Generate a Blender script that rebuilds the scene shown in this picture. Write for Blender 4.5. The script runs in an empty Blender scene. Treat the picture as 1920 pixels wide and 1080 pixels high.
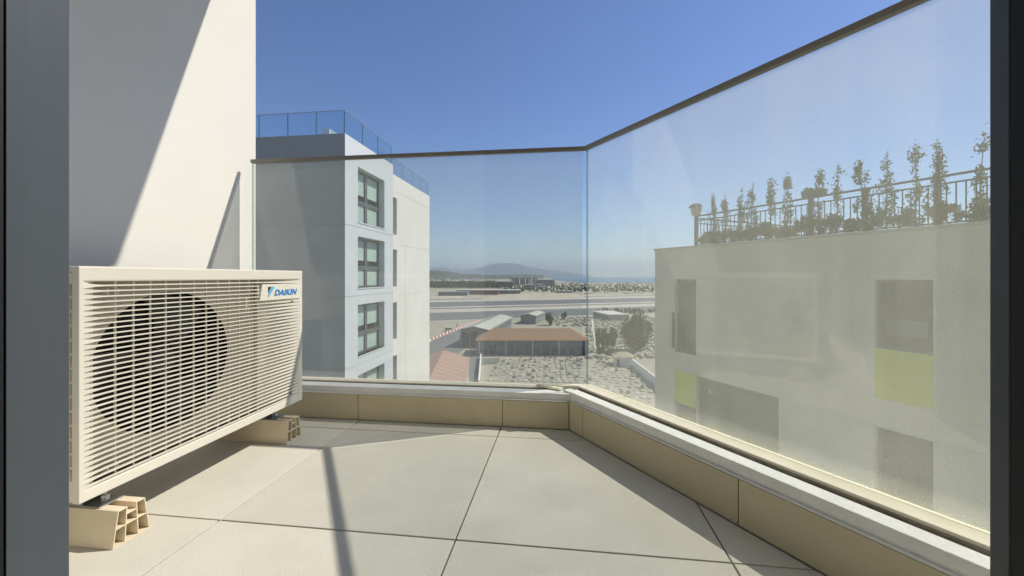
import bpy, bmesh, math, random
import numpy as np
from mathutils import Vector, Matrix
random.seed(7)
R = math.radians
SC = bpy.context.scene
COL = SC.collection

# ------------------------------------------------------------------ camera, sky, sun, exposure
EYE = 0.66                      # eye height above the terrace floor
YAW = R(7.14)
FPX, HOR = 750.0, 519.0         # focal length and horizon row of the 1920x1080 photograph
cam = bpy.data.cameras.new('camera'); cam.sensor_width = 36; cam.lens = 36*FPX/1920
cam.shift_y = -(540-HOR)/1920; cam.clip_start = 0.02; cam.clip_end = 120000
co = bpy.data.objects.new('camera', cam); COL.objects.link(co)
co.location = (0, 0, EYE); co.rotation_euler = (R(90), 0, YAW); SC.camera = co

SUN = Vector((0.80, 0.36, 1.0)).normalized()      # towards the sun
wd = bpy.data.worlds.new('World'); SC.world = wd; wd.use_nodes = True
nt = wd.node_tree; bg = nt.nodes['Background']
sky = nt.nodes.new('ShaderNodeTexSky'); sky.sky_type = 'NISHITA'; sky.sun_disc = False
sky.sun_elevation = math.asin(SUN.z); sky.sun_rotation = math.atan2(SUN.x, SUN.y)
sky.altitude = 30; sky.air_density = 1.0; sky.dust_density = 0.15; sky.ozone_density = 3.5
hs = nt.nodes.new('ShaderNodeHueSaturation'); hs.inputs['Saturation'].default_value = 1.10; hs.inputs['Hue'].default_value = 0.512
nt.links.new(sky.outputs[0], hs.inputs['Color']); nt.links.new(hs.outputs[0], bg.inputs[0]); bg.inputs[1].default_value = 0.125
sl = bpy.data.lights.new('sun', 'SUN'); sl.energy = 4.45; sl.angle = R(0.53); sl.color = (1, 0.945, 0.83)
so = bpy.data.objects.new('sun', sl); COL.objects.link(so)
so.rotation_euler = SUN.to_track_quat('Z', 'Y').to_euler(); so.location = (20, 10, 40)
SC.view_settings.view_transform = 'Standard'; SC.view_settings.look = 'None'
SC.view_settings.exposure = 0.0; SC.view_settings.gamma = 1.0
SC.render.engine = 'CYCLES'
cy = SC.cycles; cy.max_bounces = 7; cy.diffuse_bounces = 3; cy.glossy_bounces = 3
cy.use_adaptive_sampling = True; cy.adaptive_threshold = 0.03
cy.transparent_max_bounces = 20; cy.transmission_bounces = 4; cy.volume_bounces = 0
cy.use_denoising = True; cy.caustics_reflective = False; cy.sample_clamp_indirect = 6

# ------------------------------------------------------------------ measuring helpers
CS, SN = math.cos(YAW), math.sin(YAW)
ZG = EYE-25.0                    # ground level below the terrace
def ray(px, py):
    X = (px-960)/FPX
    return Vector((X*CS-SN, X*SN+CS, (HOR-py)/FPX))
def on_z(px, py, z=ZG):
    v = ray(px, py); t = (z-EYE)/v.z
    return Vector((v.x*t, v.y*t, z))
def at_depth(px, py, Z):         # a point at camera depth Z
    v = ray(px, py); return Vector((v.x*Z, v.y*Z, EYE+v.z*Z))

# ------------------------------------------------------------------ mesh helpers
class MB:
    def __init__(s): s.v = []; s.f = []; s.m = []
    def face(s, pts, mi=0):
        b = len(s.v); s.v += [tuple(p) for p in pts]; s.f.append(tuple(range(b, b+len(pts)))); s.m.append(mi)
    def box(s, a, b, mi=0):
        (x0,y0,z0),(x1,y1,z1) = a, b
        s.hexa([(x0,y0,z0),(x1,y0,z0),(x1,y1,z0),(x0,y1,z0)], [(x0,y0,z1),(x1,y0,z1),(x1,y1,z1),(x0,y1,z1)], mi)
    def hexa(s, lo, hi, mi=0):
        n = len(lo); b = len(s.v); s.v += [tuple(p) for p in lo]+[tuple(p) for p in hi]
        s.f.append(tuple(b+i for i in reversed(range(n)))); s.f.append(tuple(b+n+i for i in range(n))); s.m += [mi, mi]
        for i in range(n):
            j = (i+1) % n; s.f.append((b+i, b+j, b+n+j, b+n+i)); s.m.append(mi)
    def prism(s, poly, z0, z1, mi=0):
        s.hexa([(p[0],p[1],z0) for p in poly], [(p[0],p[1],z1) for p in poly], mi)
    def tube(s, pts, rad, seg=8, mi=0, caps=True):
        rings = []; b = len(s.v)
        for i, p in enumerate(pts):
            p = Vector(p); q = Vector(pts[min(i+1, len(pts)-1)]); o = Vector(pts[max(i-1, 0)])
            d = (q-o).normalized(); u = d.cross(Vector((0,0,1)))
            if u.length < 1e-3: u = d.cross(Vector((1,0,0)))
            u.normalize(); w = d.cross(u); r = rad[i] if isinstance(rad, (list, tuple)) else rad
            for k in range(seg):
                a = 2*math.pi*k/seg; s.v.append(tuple(p+u*r*math.cos(a)+w*r*math.sin(a)))
        for i in range(len(pts)-1):
            for k in range(seg):
                k2 = (k+1) % seg
                s.f.append((b+i*seg+k, b+i*seg+k2, b+(i+1)*seg+k2, b+(i+1)*seg+k)); s.m.append(mi)
        if caps:
            s.f.append(tuple(b+k for k in reversed(range(seg)))); s.f.append(tuple(b+(len(pts)-1)*seg+k for k in range(seg))); s.m += [mi, mi]
    def mesh(s, name, mats, org=(0,0,0), fix=True):
        me = bpy.data.meshes.new(name); o = Vector(org)
        me.from_pydata([tuple(Vector(p)-o) for p in s.v], [], s.f)
        for m in (mats if isinstance(mats, (list, tuple)) else [mats]): me.materials.append(m)
        if any(s.m): me.polygons.foreach_set('material_index', s.m)
        if fix:
            bm = bmesh.new(); bm.from_mesh(me); bmesh.ops.recalc_face_normals(bm, faces=bm.faces); bm.to_mesh(me); bm.free()
        me.update(); return me
    def build(s, name, mats, parent=None, bevel=0, smooth=False, org=None, fix=True):
        o0 = worg(parent) if parent is not None else Vector(org or (0,0,0))
        me = s.mesh(name, mats, o0, fix)
        return link(name, me, parent, bevel, smooth, None if parent is not None else o0)
def worg(o):
    p = Vector((0,0,0))
    while o is not None: p = p+o.location; o = o.parent
    return p
def link(name, me, parent=None, bevel=0, smooth=False, loc=None):
    ob = bpy.data.objects.new(name, me); COL.objects.link(ob)
    if parent is not None: ob.parent = parent
    if loc is not None: ob.location = loc
    if bevel:
        b = ob.modifiers.new('bevel', 'BEVEL'); b.width = bevel; b.segments = 2; b.limit_method = 'ANGLE'; b.angle_limit = R(40)
    if smooth:
        for p in me.polygons: p.use_smooth = True
    return ob
def tag(o, label, cat, group=None):
    o['label'] = label; o['category'] = cat
    if group: o['group'] = group
    return o
def struct(o): o['kind'] = 'structure'; return o
def thing(name, label, cat, loc=(0,0,0), group=None):
    o = bpy.data.objects.new(name, None); o.empty_display_size = 0.1; COL.objects.link(o); o.location = loc
    return tag(o, label, cat, group)
class Frame:                     # a run in plan: s along, o outwards, z up
    def __init__(s, p, d, n): s.p = Vector((p[0],p[1],0)); s.d = Vector((d[0],d[1],0)); s.n = Vector((n[0],n[1],0))
    def pt(s, a, o, z): q = s.p+s.d*a+s.n*o; return (q.x, q.y, z)
    def box(s, mb, a0, a1, o0, o1, z0, z1, mi=0):
        mb.hexa([s.pt(a0,o0,z0), s.pt(a1,o0,z0), s.pt(a1,o1,z0), s.pt(a0,o1,z0)],
                [s.pt(a0,o0,z1), s.pt(a1,o0,z1), s.pt(a1,o1,z1), s.pt(a0,o1,z1)], mi)
    def prof(s, mb, a0, a1, prof, mi=0):       # a profile of (o, z) swept along
        mb.hexa([s.pt(a0,o,z) for o,z in prof], [s.pt(a1,o,z) for o,z in prof], mi)
def wall_with_holes(fr, a0, a1, z0, z1, holes, depth):   # front skin with recessed openings
    mb = MB(); A = sorted({a0,a1,*[h[0] for h in holes],*[h[1] for h in holes]}); Z = sorted({z0,z1,*[h[2] for h in holes],*[h[3] for h in holes]})
    A = [a for a in A if a0 <= a <= a1]; Z = [z for z in Z if z0 <= z <= z1]
    inside = lambda a,z: any(h[0] < a < h[1] and h[2] < z < h[3] for h in holes)
    for i in range(len(A)-1):
        for j in range(len(Z)-1):
            if not inside((A[i]+A[i+1])/2, (Z[j]+Z[j+1])/2):
                mb.face([fr.pt(A[i],0,Z[j]), fr.pt(A[i+1],0,Z[j]), fr.pt(A[i+1],0,Z[j+1]), fr.pt(A[i],0,Z[j+1])])
    for h in holes:
        d = h[4] if len(h) > 4 else depth; q = [(h[0],h[2]),(h[1],h[2]),(h[1],h[3]),(h[0],h[3])]
        for k in range(4):
            (p,u),(r,w) = q[k], q[(k+1)%4]
            mb.face([fr.pt(p,0,u), fr.pt(p,-d,u), fr.pt(r,-d,w), fr.pt(r,0,w)])
        if len(h) > 4: mb.face([fr.pt(a,-d,z) for a,z in q])
    me = mb; return me
def clip(poly, nx, ny, k):       # keep nx*x+ny*y <= k
    out = []
    for i in range(len(poly)):
        a, b = poly[i], poly[(i+1) % len(poly)]; da, db = nx*a[0]+ny*a[1]-k, nx*b[0]+ny*b[1]-k
        if da <= 0: out.append(a)
        if (da < 0) != (db < 0) and abs(da-db) > 1e-9:
            t = da/(da-db); out.append((a[0]+(b[0]-a[0])*t, a[1]+(b[1]-a[1])*t))
    return out

# ------------------------------------------------------------------ materials
MATS = {}
def mat(name, col, rough=0.6, var=0.06, scale=6.0, bump=0.0, bscale=60.0, metal=0.0, spec=0.4, coat=0.0, stretch=None, col2=None, dark=None):
    if name in MATS: return MATS[name]
    m = bpy.data.materials.new(name); m.use_nodes = True; t = m.node_tree; N = t.nodes; L = t.links
    p = N['Principled BSDF']; p.inputs['Roughness'].default_value = rough; p.inputs['Metallic'].default_value = metal
    p.inputs['Specular IOR Level'].default_value = spec; p.inputs['Coat Weight'].default_value = coat
    tc = N.new('ShaderNodeTexCoord'); src = tc.outputs['Object']
    if stretch:
        mp = N.new('ShaderNodeMapping'); mp.inputs['Scale'].default_value = stretch; L.new(src, mp.inputs[0]); src = mp.outputs[0]
    n = N.new('ShaderNodeTexNoise'); n.inputs['Scale'].default_value = scale; n.inputs['Detail'].default_value = 6; n.inputs['Roughness'].default_value = 0.65
    L.new(src, n.inputs['Vector'])
    r = N.new('ShaderNodeValToRGB'); r.color_ramp.elements[0].position = 0.3; r.color_ramp.elements[1].position = 0.7
    c2 = col2 or tuple(min(1, c*(1+var)) for c in col); c1 = dark or tuple(c*(1-var) for c in col)
    r.color_ramp.elements[0].color = (*c1, 1); r.color_ramp.elements[1].color = (*c2, 1)
    L.new(n.outputs['Fac'], r.inputs[0]); out = r.outputs[0]
    oi = N.new('ShaderNodeObjectInfo'); mr = N.new('ShaderNodeMapRange'); mr.inputs['To Min'].default_value = 0.95; mr.inputs['To Max'].default_value = 1.05
    L.new(oi.outputs['Random'], mr.inputs[0]); mx = N.new('ShaderNodeMix'); mx.data_type = 'RGBA'; mx.blend_type = 'MULTIPLY'; mx.inputs['Factor'].default_value = 1.0
    L.new(out, mx.inputs['A']); L.new(mr.outputs[0], mx.inputs['B']); L.new(mx.outputs['Result'], p.inputs['Base Color'])
    if bump:
        b = N.new('ShaderNodeTexNoise'); b.inputs['Scale'].default_value = bscale; b.inputs['Detail'].default_value = 5; L.new(src, b.inputs['Vector'])
        bp = N.new('ShaderNodeBump'); bp.inputs['Strength'].default_value = bump; bp.inputs['Distance'].default_value = 0.02; L.new(b.outputs['Fac'], bp.inputs['Height'])
        L.new(bp.outputs[0], p.inputs['Normal'])
    MATS[name] = m; return m
def leaf_mat(name, a, b):
    m = mat(name, a, 0.55, col2=b, dark=tuple(c*0.6 for c in a), scale=1.5, spec=0.3)
    p = m.node_tree.nodes['Principled BSDF']; N = m.node_tree.nodes; L = m.node_tree.links
    tr = N.new('ShaderNodeBsdfTranslucent'); tr.inputs[0].default_value = (*b, 1); ms = N.new('ShaderNodeMixShader'); ms.inputs[0].default_value = 0.25
    L.new(p.outputs[0], ms.inputs[1]); L.new(tr.outputs[0], ms.inputs[2]); L.new(ms.outputs[0], N['Material Output'].inputs[0]); return m
def glass_mat(name, tint, dust, dustcol=(0.97,0.95,0.76), refl=0.05, speck=0.5, z0=0.19, low=0.0, grad=None):
    """one face of a dusty pane: clear tint, mirror by angle, and a film of dust that scatters the light through it"""
    m = bpy.data.materials.new(name); m.use_nodes = True; t = m.node_tree; N = t.nodes; L = t.links; N.remove(N['Principled BSDF'])
    tp = N.new('ShaderNodeBsdfTransparent'); tp.inputs[0].default_value = (*tint, 1)
    tl = N.new('ShaderNodeBsdfTranslucent'); tl.inputs[0].default_value = (*dustcol, 1)
    df = N.new('ShaderNodeBsdfDiffuse'); df.inputs[0].default_value = (*dustcol, 1)
    d2 = N.new('ShaderNodeMixShader'); d2.inputs[0].default_value = 0.15; L.new(tl.outputs[0], d2.inputs[1]); L.new(df.outputs[0], d2.inputs[2])
    gl = N.new('ShaderNodeBsdfGlossy'); gl.inputs['Roughness'].default_value = 0.0
    gp = N.new('ShaderNodeNewGeometry')
    def noise(scale, detail, sc=(1,1,1)):
        mp = N.new('ShaderNodeMapping'); mp.inputs['Scale'].default_value = sc; L.new(gp.outputs['Position'], mp.inputs[0])
        n = N.new('ShaderNodeTexNoise'); n.inputs['Scale'].default_value = scale; n.inputs['Detail'].default_value = detail; n.inputs['Roughness'].default_value = 0.7
        L.new(mp.outputs[0], n.inputs['Vector']); return n.outputs['Fac']
    def math_(op, a, b, c=None):
        q = N.new('ShaderNodeMath'); q.operation = op
        for i, x in enumerate((a, b, c)):
            if x is None: continue
            if isinstance(x, (int, float)): q.inputs[i].default_value = x
            else: L.new(x, q.inputs[i])
        return q.outputs[0]
    big = noise(1.7, 4); streak = noise(14, 3, (1,1,0.06)); fine = noise(420, 2)
    fs = N.new('ShaderNodeMapRange'); fs.inputs['From Min'].default_value = 0.42; fs.inputs['From Max'].default_value = 0.75; L.new(fine, fs.inputs[0])
    a = math_('MULTIPLY_ADD', big, 0.9, 0.3); b = math_('MULTIPLY_ADD', streak, 0.5, 0.6); c = math_('MULTIPLY_ADD', fs.outputs[0], speck*1.6, 1-speck*0.5)
    f = math_('MULTIPLY', math_('MULTIPLY', a, b), c)
    sx = N.new('ShaderNodeSeparateXYZ'); L.new(gp.outputs['Position'], sx.inputs[0])
    ed = N.new('ShaderNodeMapRange'); ed.inputs['From Min'].default_value = z0; ed.inputs['From Max'].default_value = z0+0.05; ed.inputs['To Min'].default_value = 1+low; ed.inputs['To Max'].default_value = 1.0
    L.new(sx.outputs['Z'], ed.inputs[0]); f = math_('MULTIPLY', math_('MULTIPLY', f, ed.outputs[0]), dust)
    if grad:                     # film thickened towards the house, standing in for glare near the sun
        gx = N.new('ShaderNodeMapRange'); L.new(sx.outputs['X'], gx.inputs[0])
        for k_, v_ in zip(('From Min','From Max','To Min','To Max'), grad): gx.inputs[k_].default_value = v_
        f = math_('MULTIPLY', f, gx.outputs[0])
    lw = N.new('ShaderNodeLayerWeight'); lw.inputs[0].default_value = 0.5
    cosv = math_('MAXIMUM', math_('SUBTRACT', 1.0, lw.outputs['Facing']), 0.08)
    f = math_('SUBTRACT', 1.0, math_('POWER', math_('SUBTRACT', 1.0, f), math_('DIVIDE', 1.0, cosv)))   # a slanting path crosses more dust
    m1 = N.new('ShaderNodeMixShader'); L.new(f, m1.inputs[0]); L.new(tp.outputs[0], m1.inputs[1]); L.new(d2.outputs[0], m1.inputs[2])
    p5 = math_('POWER', lw.outputs['Facing'], 5.0); fr = math_('MULTIPLY_ADD', p5, 0.85, refl)
    m2 = N.new('ShaderNodeMixShader'); L.new(fr, m2.inputs[0]); L.new(m1.outputs[0], m2.inputs[1]); L.new(gl.outputs[0], m2.inputs[2])
    L.new(m2.outputs[0], N['Material Output'].inputs[0]); MATS[name] = m; return m

M_TILE = mat('tile', (0.60,0.575,0.495), 0.6, scale=3.5, var=0.07, bump=0.10, bscale=160, spec=0.3)
M_SKIRT = mat('skirting_tile', (0.64,0.56,0.385), 0.5, scale=5, var=0.05, bump=0.05, bscale=160, spec=0.3)
M_GROUT = mat('joint_bed', (0.10,0.095,0.085), 0.9)
M_CONC = mat('painted_concrete', (0.90,0.89,0.85), 0.7, scale=14, var=0.07, bump=0.22, bscale=110, stretch=(1,1,2.5))
M_WALL = mat('white_render', (0.84,0.805,0.735), 0.85, scale=2, var=0.02, bump=0.06, bscale=220)
M_CREAM = mat('cream_channel', (0.93,0.86,0.68), 0.55, scale=12, var=0.06, bump=0.05)
M_RUB = mat('black_rubber', (0.012,0.012,0.013), 0.6)
M_ANTH = mat('anthracite_frame', (0.09,0.103,0.118), 0.38, scale=3, var=0.12, spec=0.5, bump=0.02, bscale=90, stretch=(1,1,0.12))
M_RAIL = mat('bronze_rail', (0.24,0.22,0.19), 0.45, scale=20, var=0.06, metal=0.35)
M_LIP = mat('sunlit_lip_white', (0.88,0.86,0.80), 0.5, var=0.04)
M_GRIME = mat('gap_grime', (0.22,0.19,0.15), 0.9, scale=30, var=0.4)
M_AC = mat('ivory_plastic', (0.74,0.70,0.60), 0.42, scale=3, var=0.02, spec=0.45)
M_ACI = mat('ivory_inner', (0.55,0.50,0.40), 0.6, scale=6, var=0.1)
M_BLACK = mat('fan_black', (0.012,0.012,0.012), 0.5)
M_COIL = mat('coil_dark', (0.03,0.03,0.032), 0.6, scale=40, var=0.5)
M_FOOT = mat('cream_pvc', (0.78,0.67,0.50), 0.5, scale=10, var=0.06, bump=0.03)
M_STEEL = mat('galvanised_steel', (0.45,0.46,0.47), 0.4, metal=0.7, scale=40, var=0.2)
M_BLUE = mat('logo_blue', (0.02,0.24,0.62), 0.4, var=0.0)
M_LBLUE = mat('logo_light_blue', (0.10,0.45,0.75), 0.4, var=0.0)
M_GEDGE = mat('glass_edge', (0.16,0.26,0.23), 0.15, spec=0.6)
_t = M_GEDGE.node_tree; _p = _t.nodes.new('ShaderNodeBsdfTransparent'); _p.inputs[0].default_value = (0.62,0.80,0.74,1); _m = _t.nodes.new('ShaderNodeMixShader'); _m.inputs[0].default_value = 0.6
_t.links.new(_t.nodes['Principled BSDF'].outputs[0], _m.inputs[1]); _t.links.new(_p.outputs[0], _m.inputs[2]); _t.links.new(_m.outputs[0], _t.nodes['Material Output'].inputs[0])
G_BACK = glass_mat('dusty_glass_back', (0.974,0.990,0.976), 0.145, refl=0.045, speck=0.25, z0=0.15, low=0.6)
G_RIGHT = glass_mat('dusty_glass_side', (0.974,0.990,0.976), 0.150, refl=0.045, speck=0.42, z0=0.165, low=0.8, grad=(0.12,0.75,0.5,1.55))
G_FAR = glass_mat('roof_glass', (0.80,0.89,0.95), 0.03, refl=0.06, speck=0.1, z0=6, low=0)

# ================================================================== the terrace
YB = 1.742                                    # inner face of the back upstand
AN = R(35.2); DR = (math.sin(AN), -math.cos(AN)); NR = (math.cos(AN), math.sin(AN)); KR = 1.0286
XW = -1.648; YF = 0.42                         # white side wall, facade plane
XC = (KR-YB*NR[1])/NR[0]                      # inner corner
FB = Frame((XC, YB), (-1,0), (0,1))           # back run, from the corner to the left
FR_ = Frame((XC, YB), DR, NR)                 # right run, from the corner towards the house
LB = XC-XW; LR = (YB-YF)/math.cos(AN)

# floor: bed and tiles
slab = MB()
poly = [(XW,YF),( (KR+0.2-YF*NR[1])/NR[0],YF)]
oc = 0.24; XO = (KR+oc-(YB+oc-0.04)*NR[1])/NR[0]
poly += [(XO, YB+oc-0.04), (XW, YB+oc-0.04)]
slab.prism(poly, -0.30, -0.016)
floor = struct(slab.build('terrace_floor', M_GROUT))
P = 0.656; J = 0.0045
for i in range(-2, 4):
    for j in range(-1, 3):
        x0 = -0.266+(i-0)*P; y0 = 0.979+(j-0)*0.654
        q = [(x0+J/2,y0+J/2),(x0+P-J/2,y0+J/2),(x0+P-J/2,y0+0.654-J/2),(x0+J/2,y0+0.654-J/2)]
        q = clip(q,0,1,YB-0.003); q = clip(q,NR[0],NR[1],KR-0.003); q = clip(q,-1,0,-XW-0.003) if q else q; q = clip(q,0,-1,-YF-0.002) if q else q
        if len(q) >= 3:
            a = sum(q[k][0]*q[(k+1)%len(q)][1]-q[(k+1)%len(q)][0]*q[k][1] for k in range(len(q)))/2
            if abs(a) < 2e-4: continue
            mb = MB(); mb.prism(q, -0.015, random.uniform(-0.0006,0.0006)); mb.build('tile', M_TILE, floor, bevel=0.0012)

# upstand with skirting tiles, painted concrete nib and the channel that holds the glass
def upstand(fr, length, name, label, joints, zc, zt, oc0, oc1, ob0, ob1, zb, og, sgn):
    """oc: concrete, ob: gap end and channel front, og: glass; sgn: outwards mitre at the corner"""
    root = thing(name, label, 'parapet', (fr.p.x, fr.p.y, 0))
    def run(mb, o0, o1, z0, z1, a0=None, a1=length):
        # mitred at the corner (a=0)
        k = MITRE
        s0, s1 = (-o0*k, -o1*k) if a0 is None else (a0, a0)
        mb.hexa([fr.pt(s0,o0,z0), fr.pt(a1,o0,z0), fr.pt(a1,o1,z0), fr.pt(s1,o1,z0)],
                [fr.pt(s0,o0,z1), fr.pt(a1,o0,z1), fr.pt(a1,o1,z1), fr.pt(s1,o1,z1)])
    mb = MB(); run(mb, oc0, oc1, -0.29, zc); c = mb.build('concrete_nib', M_CONC, root, bevel=0.002)
    mb = MB(); run(mb, oc1+0.0005, ob0-0.0005, -0.29, zc-0.010); mb.build('gap_bed', M_GRIME, root)
    mb = MB(); run(mb, ob0, og[0]-0.0008, -0.29, zb); mb.build('glazing_channel', M_CREAM, root, bevel=0.0015)
    mb = MB(); run(mb, ob0-0.007, ob0-0.001, zc-0.0095, zc-0.003); mb.build('channel_seal', M_GRIME, root)
    mb = MB(); run(mb, og[1]+0.0008, og[1]+0.01, -0.3, zb-0.004); mb.build('outer_channel', M_CREAM, root)
    mb = MB(); fr.box(mb, 0.012, length, 0.0015, oc0-0.0005, zt+0.0012, zt+0.005); mb.build('sunlit_lip', M_LIP, root, bevel=0.001)  # white strip added to stand in for the sunlit top edge of the tiles
    ed = [0.0]+joints+[length]
    for k in range(len(ed)-1):
        mb = MB(); e0 = 0.0012 if k else 0.002
        fr.box(mb, ed[k]+e0, ed[k+1]-0.0012, 0.0, oc0-0.0008, 0.001, zt+random.uniform(-0.0006,0.0006)); mb.build('skirting_tile', M_SKIRT, root, bevel=0.0012)
    return root
MITRE = math.tan((R(90)-AN)/2)                # both runs turn by 90-AN... half of it each
back = upstand(FB, LB, 'parapet_upstand', 'low upstand with beige skirting tiles under the back glass pane', [XC+0.261, XC+0.934], 0.150, 0.117,
               0.012, 0.074, 0.100, 0.100, 0.152, (0.142,0.154), 1)
right = upstand(FR_, LR, 'parapet_upstand', 'low upstand with beige skirting tiles and chipped white concrete under the right glass pane', [0.092, 0.752, 1.408], 0.160, 0.123,
                0.012, 0.061, 0.090, 0.090, 0.165, (0.142,0.154), 1)

# broken mortar and capping at the corner
def chunk(name, pts, z0, z1, m, parent, jit=0.002, bevel=0.0015):
    mb = MB(); lo = [(x+random.uniform(-jit,jit), y+random.uniform(-jit,jit), z0) for x,y in pts]
    hi = [(x+random.uniform(-jit,jit), y+random.uniform(-jit,jit), z1+random.uniform(-jit,jit)) for x,y in pts]
    mb.hexa(lo, hi); return mb.build(name, m, parent, bevel=bevel)
chunk('loose_capping', [(-0.115,1.845),(-0.02,1.836),(0.04,1.842),(0.085,1.838),(0.092,1.876),(0.02,1.880),(-0.06,1.876),(-0.113,1.880)], 0.1525, 0.164, M_CREAM, back)
chunk('loose_capping', [(-0.10,1.842),(-0.01,1.795),(0.006,1.804),(-0.07,1.846)], 0.151, 0.162, M_CREAM, back)
chunk('mortar_lump', [(0.012,1.778),(0.032,1.762),(0.056,1.772),(0.066,1.80),(0.040,1.822),(0.012,1.81)], 0.10, 0.157, M_CONC, back, 0.004)

# glass balustrade with its rail
YG = YB+0.148; XG = (KR+0.148-YG*NR[1])/NR[0]
bal = thing('glass_balustrade', 'frameless dusty glass balustrade with slim bronze top rail, bent at the corner', 'balustrade', (XG, YG, 0.12))
ZT = 1.257
def pane(fr, a0, a1, o0, o1, z0, z1, m):
    mb = MB(); fr.box(mb, a0, a1, o0, o1, z0, z1)
    # end and edge faces take the green edge material
    for k in range(len(mb.f)): mb.m[k] = 1
    mb.m[2] = 0; mb.m[4] = 0
    return mb.build('glass_pane', [m, M_GEDGE], bal)
GB = Frame((XG, YG), (-1,0), (0,1)); GR = Frame((XG, YG), DR, NR)
pane(GB, 0.015, XG+1.5906, -0.006, 0.006, 0.10, ZT, G_BACK)
LG = (YG-YF)/math.cos(AN)
pane(GR, 0.015, LG-0.01, -0.006, 0.006, 0.10, ZT, G_RIGHT)
for fr, L_ in ((GB, XG+1.5906+0.006), (GR, LG-0.004)):
    mb = MB(); k = MITRE
    def sw(o0,o1,z0,z1):
        mb.hexa([fr.pt(-o0*k,o0,z0),fr.pt(L_,o0,z0),fr.pt(L_,o1,z0),fr.pt(-o1*k,o1,z0)],[fr.pt(-o0*k,o0,z1),fr.pt(L_,o0,z1),fr.pt(L_,o1,z1),fr.pt(-o1*k,o1,z1)])
    sw(-0.0098, 0.0098, ZT-0.009, ZT+0.009)
    mb.build('top_rail', M_RAIL, bal, bevel=0.0015)
# a bird dropping run down the outside of the side pane
M_DROP = mat('dropping_white', (0.75,0.75,0.72), 0.8, var=0.1, scale=60)
_t = M_DROP.node_tree; _p = _t.nodes.new('ShaderNodeBsdfTranslucent'); _p.inputs[0].default_value = (0.95,0.95,0.92,1); _m = _t.nodes.new('ShaderNodeMixShader'); _m.inputs[0].default_value = 0.65
_t.links.new(_t.nodes['Principled BSDF'].outputs[0], _m.inputs[1]); _t.links.new(_p.outputs[0], _m.inputs[2]); _t.links.new(_m.outputs[0], _t.nodes['Material Output'].inputs[0])
def drop(fr, pts, o=0.0068):
    mb = MB(); l = [fr.pt(a-w, o, z) for a,z,w in pts]; r = [fr.pt(a+w, o, z) for a,z,w in pts]
    l2 = [fr.pt(a-w*0.6, o+0.0012, z) for a,z,w in pts]; r2 = [fr.pt(a+w*0.6, o+0.0012, z) for a,z,w in pts]
    for i in range(len(pts)-1):
        mb.face([l2[i],r2[i],r2[i+1],l2[i+1]]); mb.face([l[i],l2[i],l2[i+1],l[i+1]]); mb.face([r2[i],r[i],r[i+1],r2[i+1]])
    return mb.build('dropping', M_DROP, bal)
def on_right(px, py):            # s along the side pane and z
    v = ray(px, py); k = KR+0.154; t = k/(NR[0]*v.x+NR[1]*v.y); x, y = v.x*t, v.y*t
    return ((x-XG)*DR[0]+(y-YG)*DR[1], EYE+v.z*t)
pts = []
for px, py, w in [(1110,597,.0015),(1111,604,.006),(1112,620,.005),(1115,637,.0052),(1115,650,.0035),(1117,660,.0016),(1118,667,.0008)]:
    s_, z_ = on_right(px, py); pts.append((s_, z_, w))
drop(GR, pts)
s_, z_ = on_right(1331, 735); drop(GR, [(s_-0.001,z_+0.007,.0004),(s_,z_,.0011),(s_+0.002,z_-0.007,.0004)])

# white side wall, facade with the door opening, slab of the terrace above, the room behind
mb = MB(); mb.box((XW-0.25, YF-0.3, -3.0), (XW, 1.982, 5.2)); w = mb.build('side_wall', M_WALL, bevel=0.006)
tag(w, 'tall smooth white rendered wall behind the air conditioner', 'wall')
XL, XR, ZD = -0.60, 0.39, 2.35
mb = MB()
for a, b in (((XW+0.001, 0.14, -0.3), (XL-0.06, YF-0.002, 5.2)), ((XR+0.06, 0.14, -0.3), (2.6, YF-0.002, 5.2)), ((XL-0.06, 0.14, ZD+0.06), (XR+0.06, YF-0.002, 5.2))): mb.box(a, b)
struct(mb.build('facade', M_WALL))
ys = 1.98; xs = -0.13; kk = xs*NR[0]+ys*NR[1]
mb = MB(); mb.prism([(XW,YF),((kk-YF*NR[1])/NR[0],YF),(xs,ys),(XW,1.899)], 2.6, 2.85); struct(mb.build('upper_terrace_slab', M_WALL))
mb = MB(); room = [((-2.6,-3.6,-0.3),(2.6,0.14,-0.02)), ((-2.6,-3.6,2.5),(2.6,0.14,2.7)), ((-2.7,-3.6,-0.3),(-2.6,0.14,2.7)), ((2.6,-3.6,-0.3),(2.7,0.14,2.7)), ((-2.7,-3.7,-0.3),(2.7,-3.6,2.7))]
M_ROOM = mat('room_paint', (0.45,0.43,0.40), 0.8)
for a, b in room: mb.box(a, b)
struct(mb.build('room', M_ROOM))
df = thing('door_frame', 'anthracite metal door frame around the view, with black gaskets', 'door frame', (0, YF, 0))
for nm, x0, x1, y0, y1, m in (('jamb', XL-0.058, XL, 0.362, YF, M_ANTH), ('jamb', XR, XR+0.058, 0.4025, YF, M_ANTH)):
    mb = MB(); mb.box((x0,y0,-0.015),(x1,y1,ZD)); mb.build(nm, m, df, bevel=0.0015)
mb = MB(); mb.box((XL-0.001,0.3625,-0.014),(XL+0.0012,0.379,ZD-0.001)); mb.build('jamb_lip', M_ANTH, df, bevel=0.0006)
for x0, x1, y0, y1 in ((XL-0.058, XL+0.001, 0.12, 0.3605), (XR-0.0005, XR+0.058, 0.12, 0.4015)):
    mb = MB(); mb.box((x0,y0,-0.015),(x1,y1,ZD)); mb.build('gasket', M_RUB, df)
mb = MB(); mb.box((XL-0.058,0.13,ZD+0.001),(XR+0.058,YF+0.012,ZD+0.058)); mb.build('head', M_ANTH, df)
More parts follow.
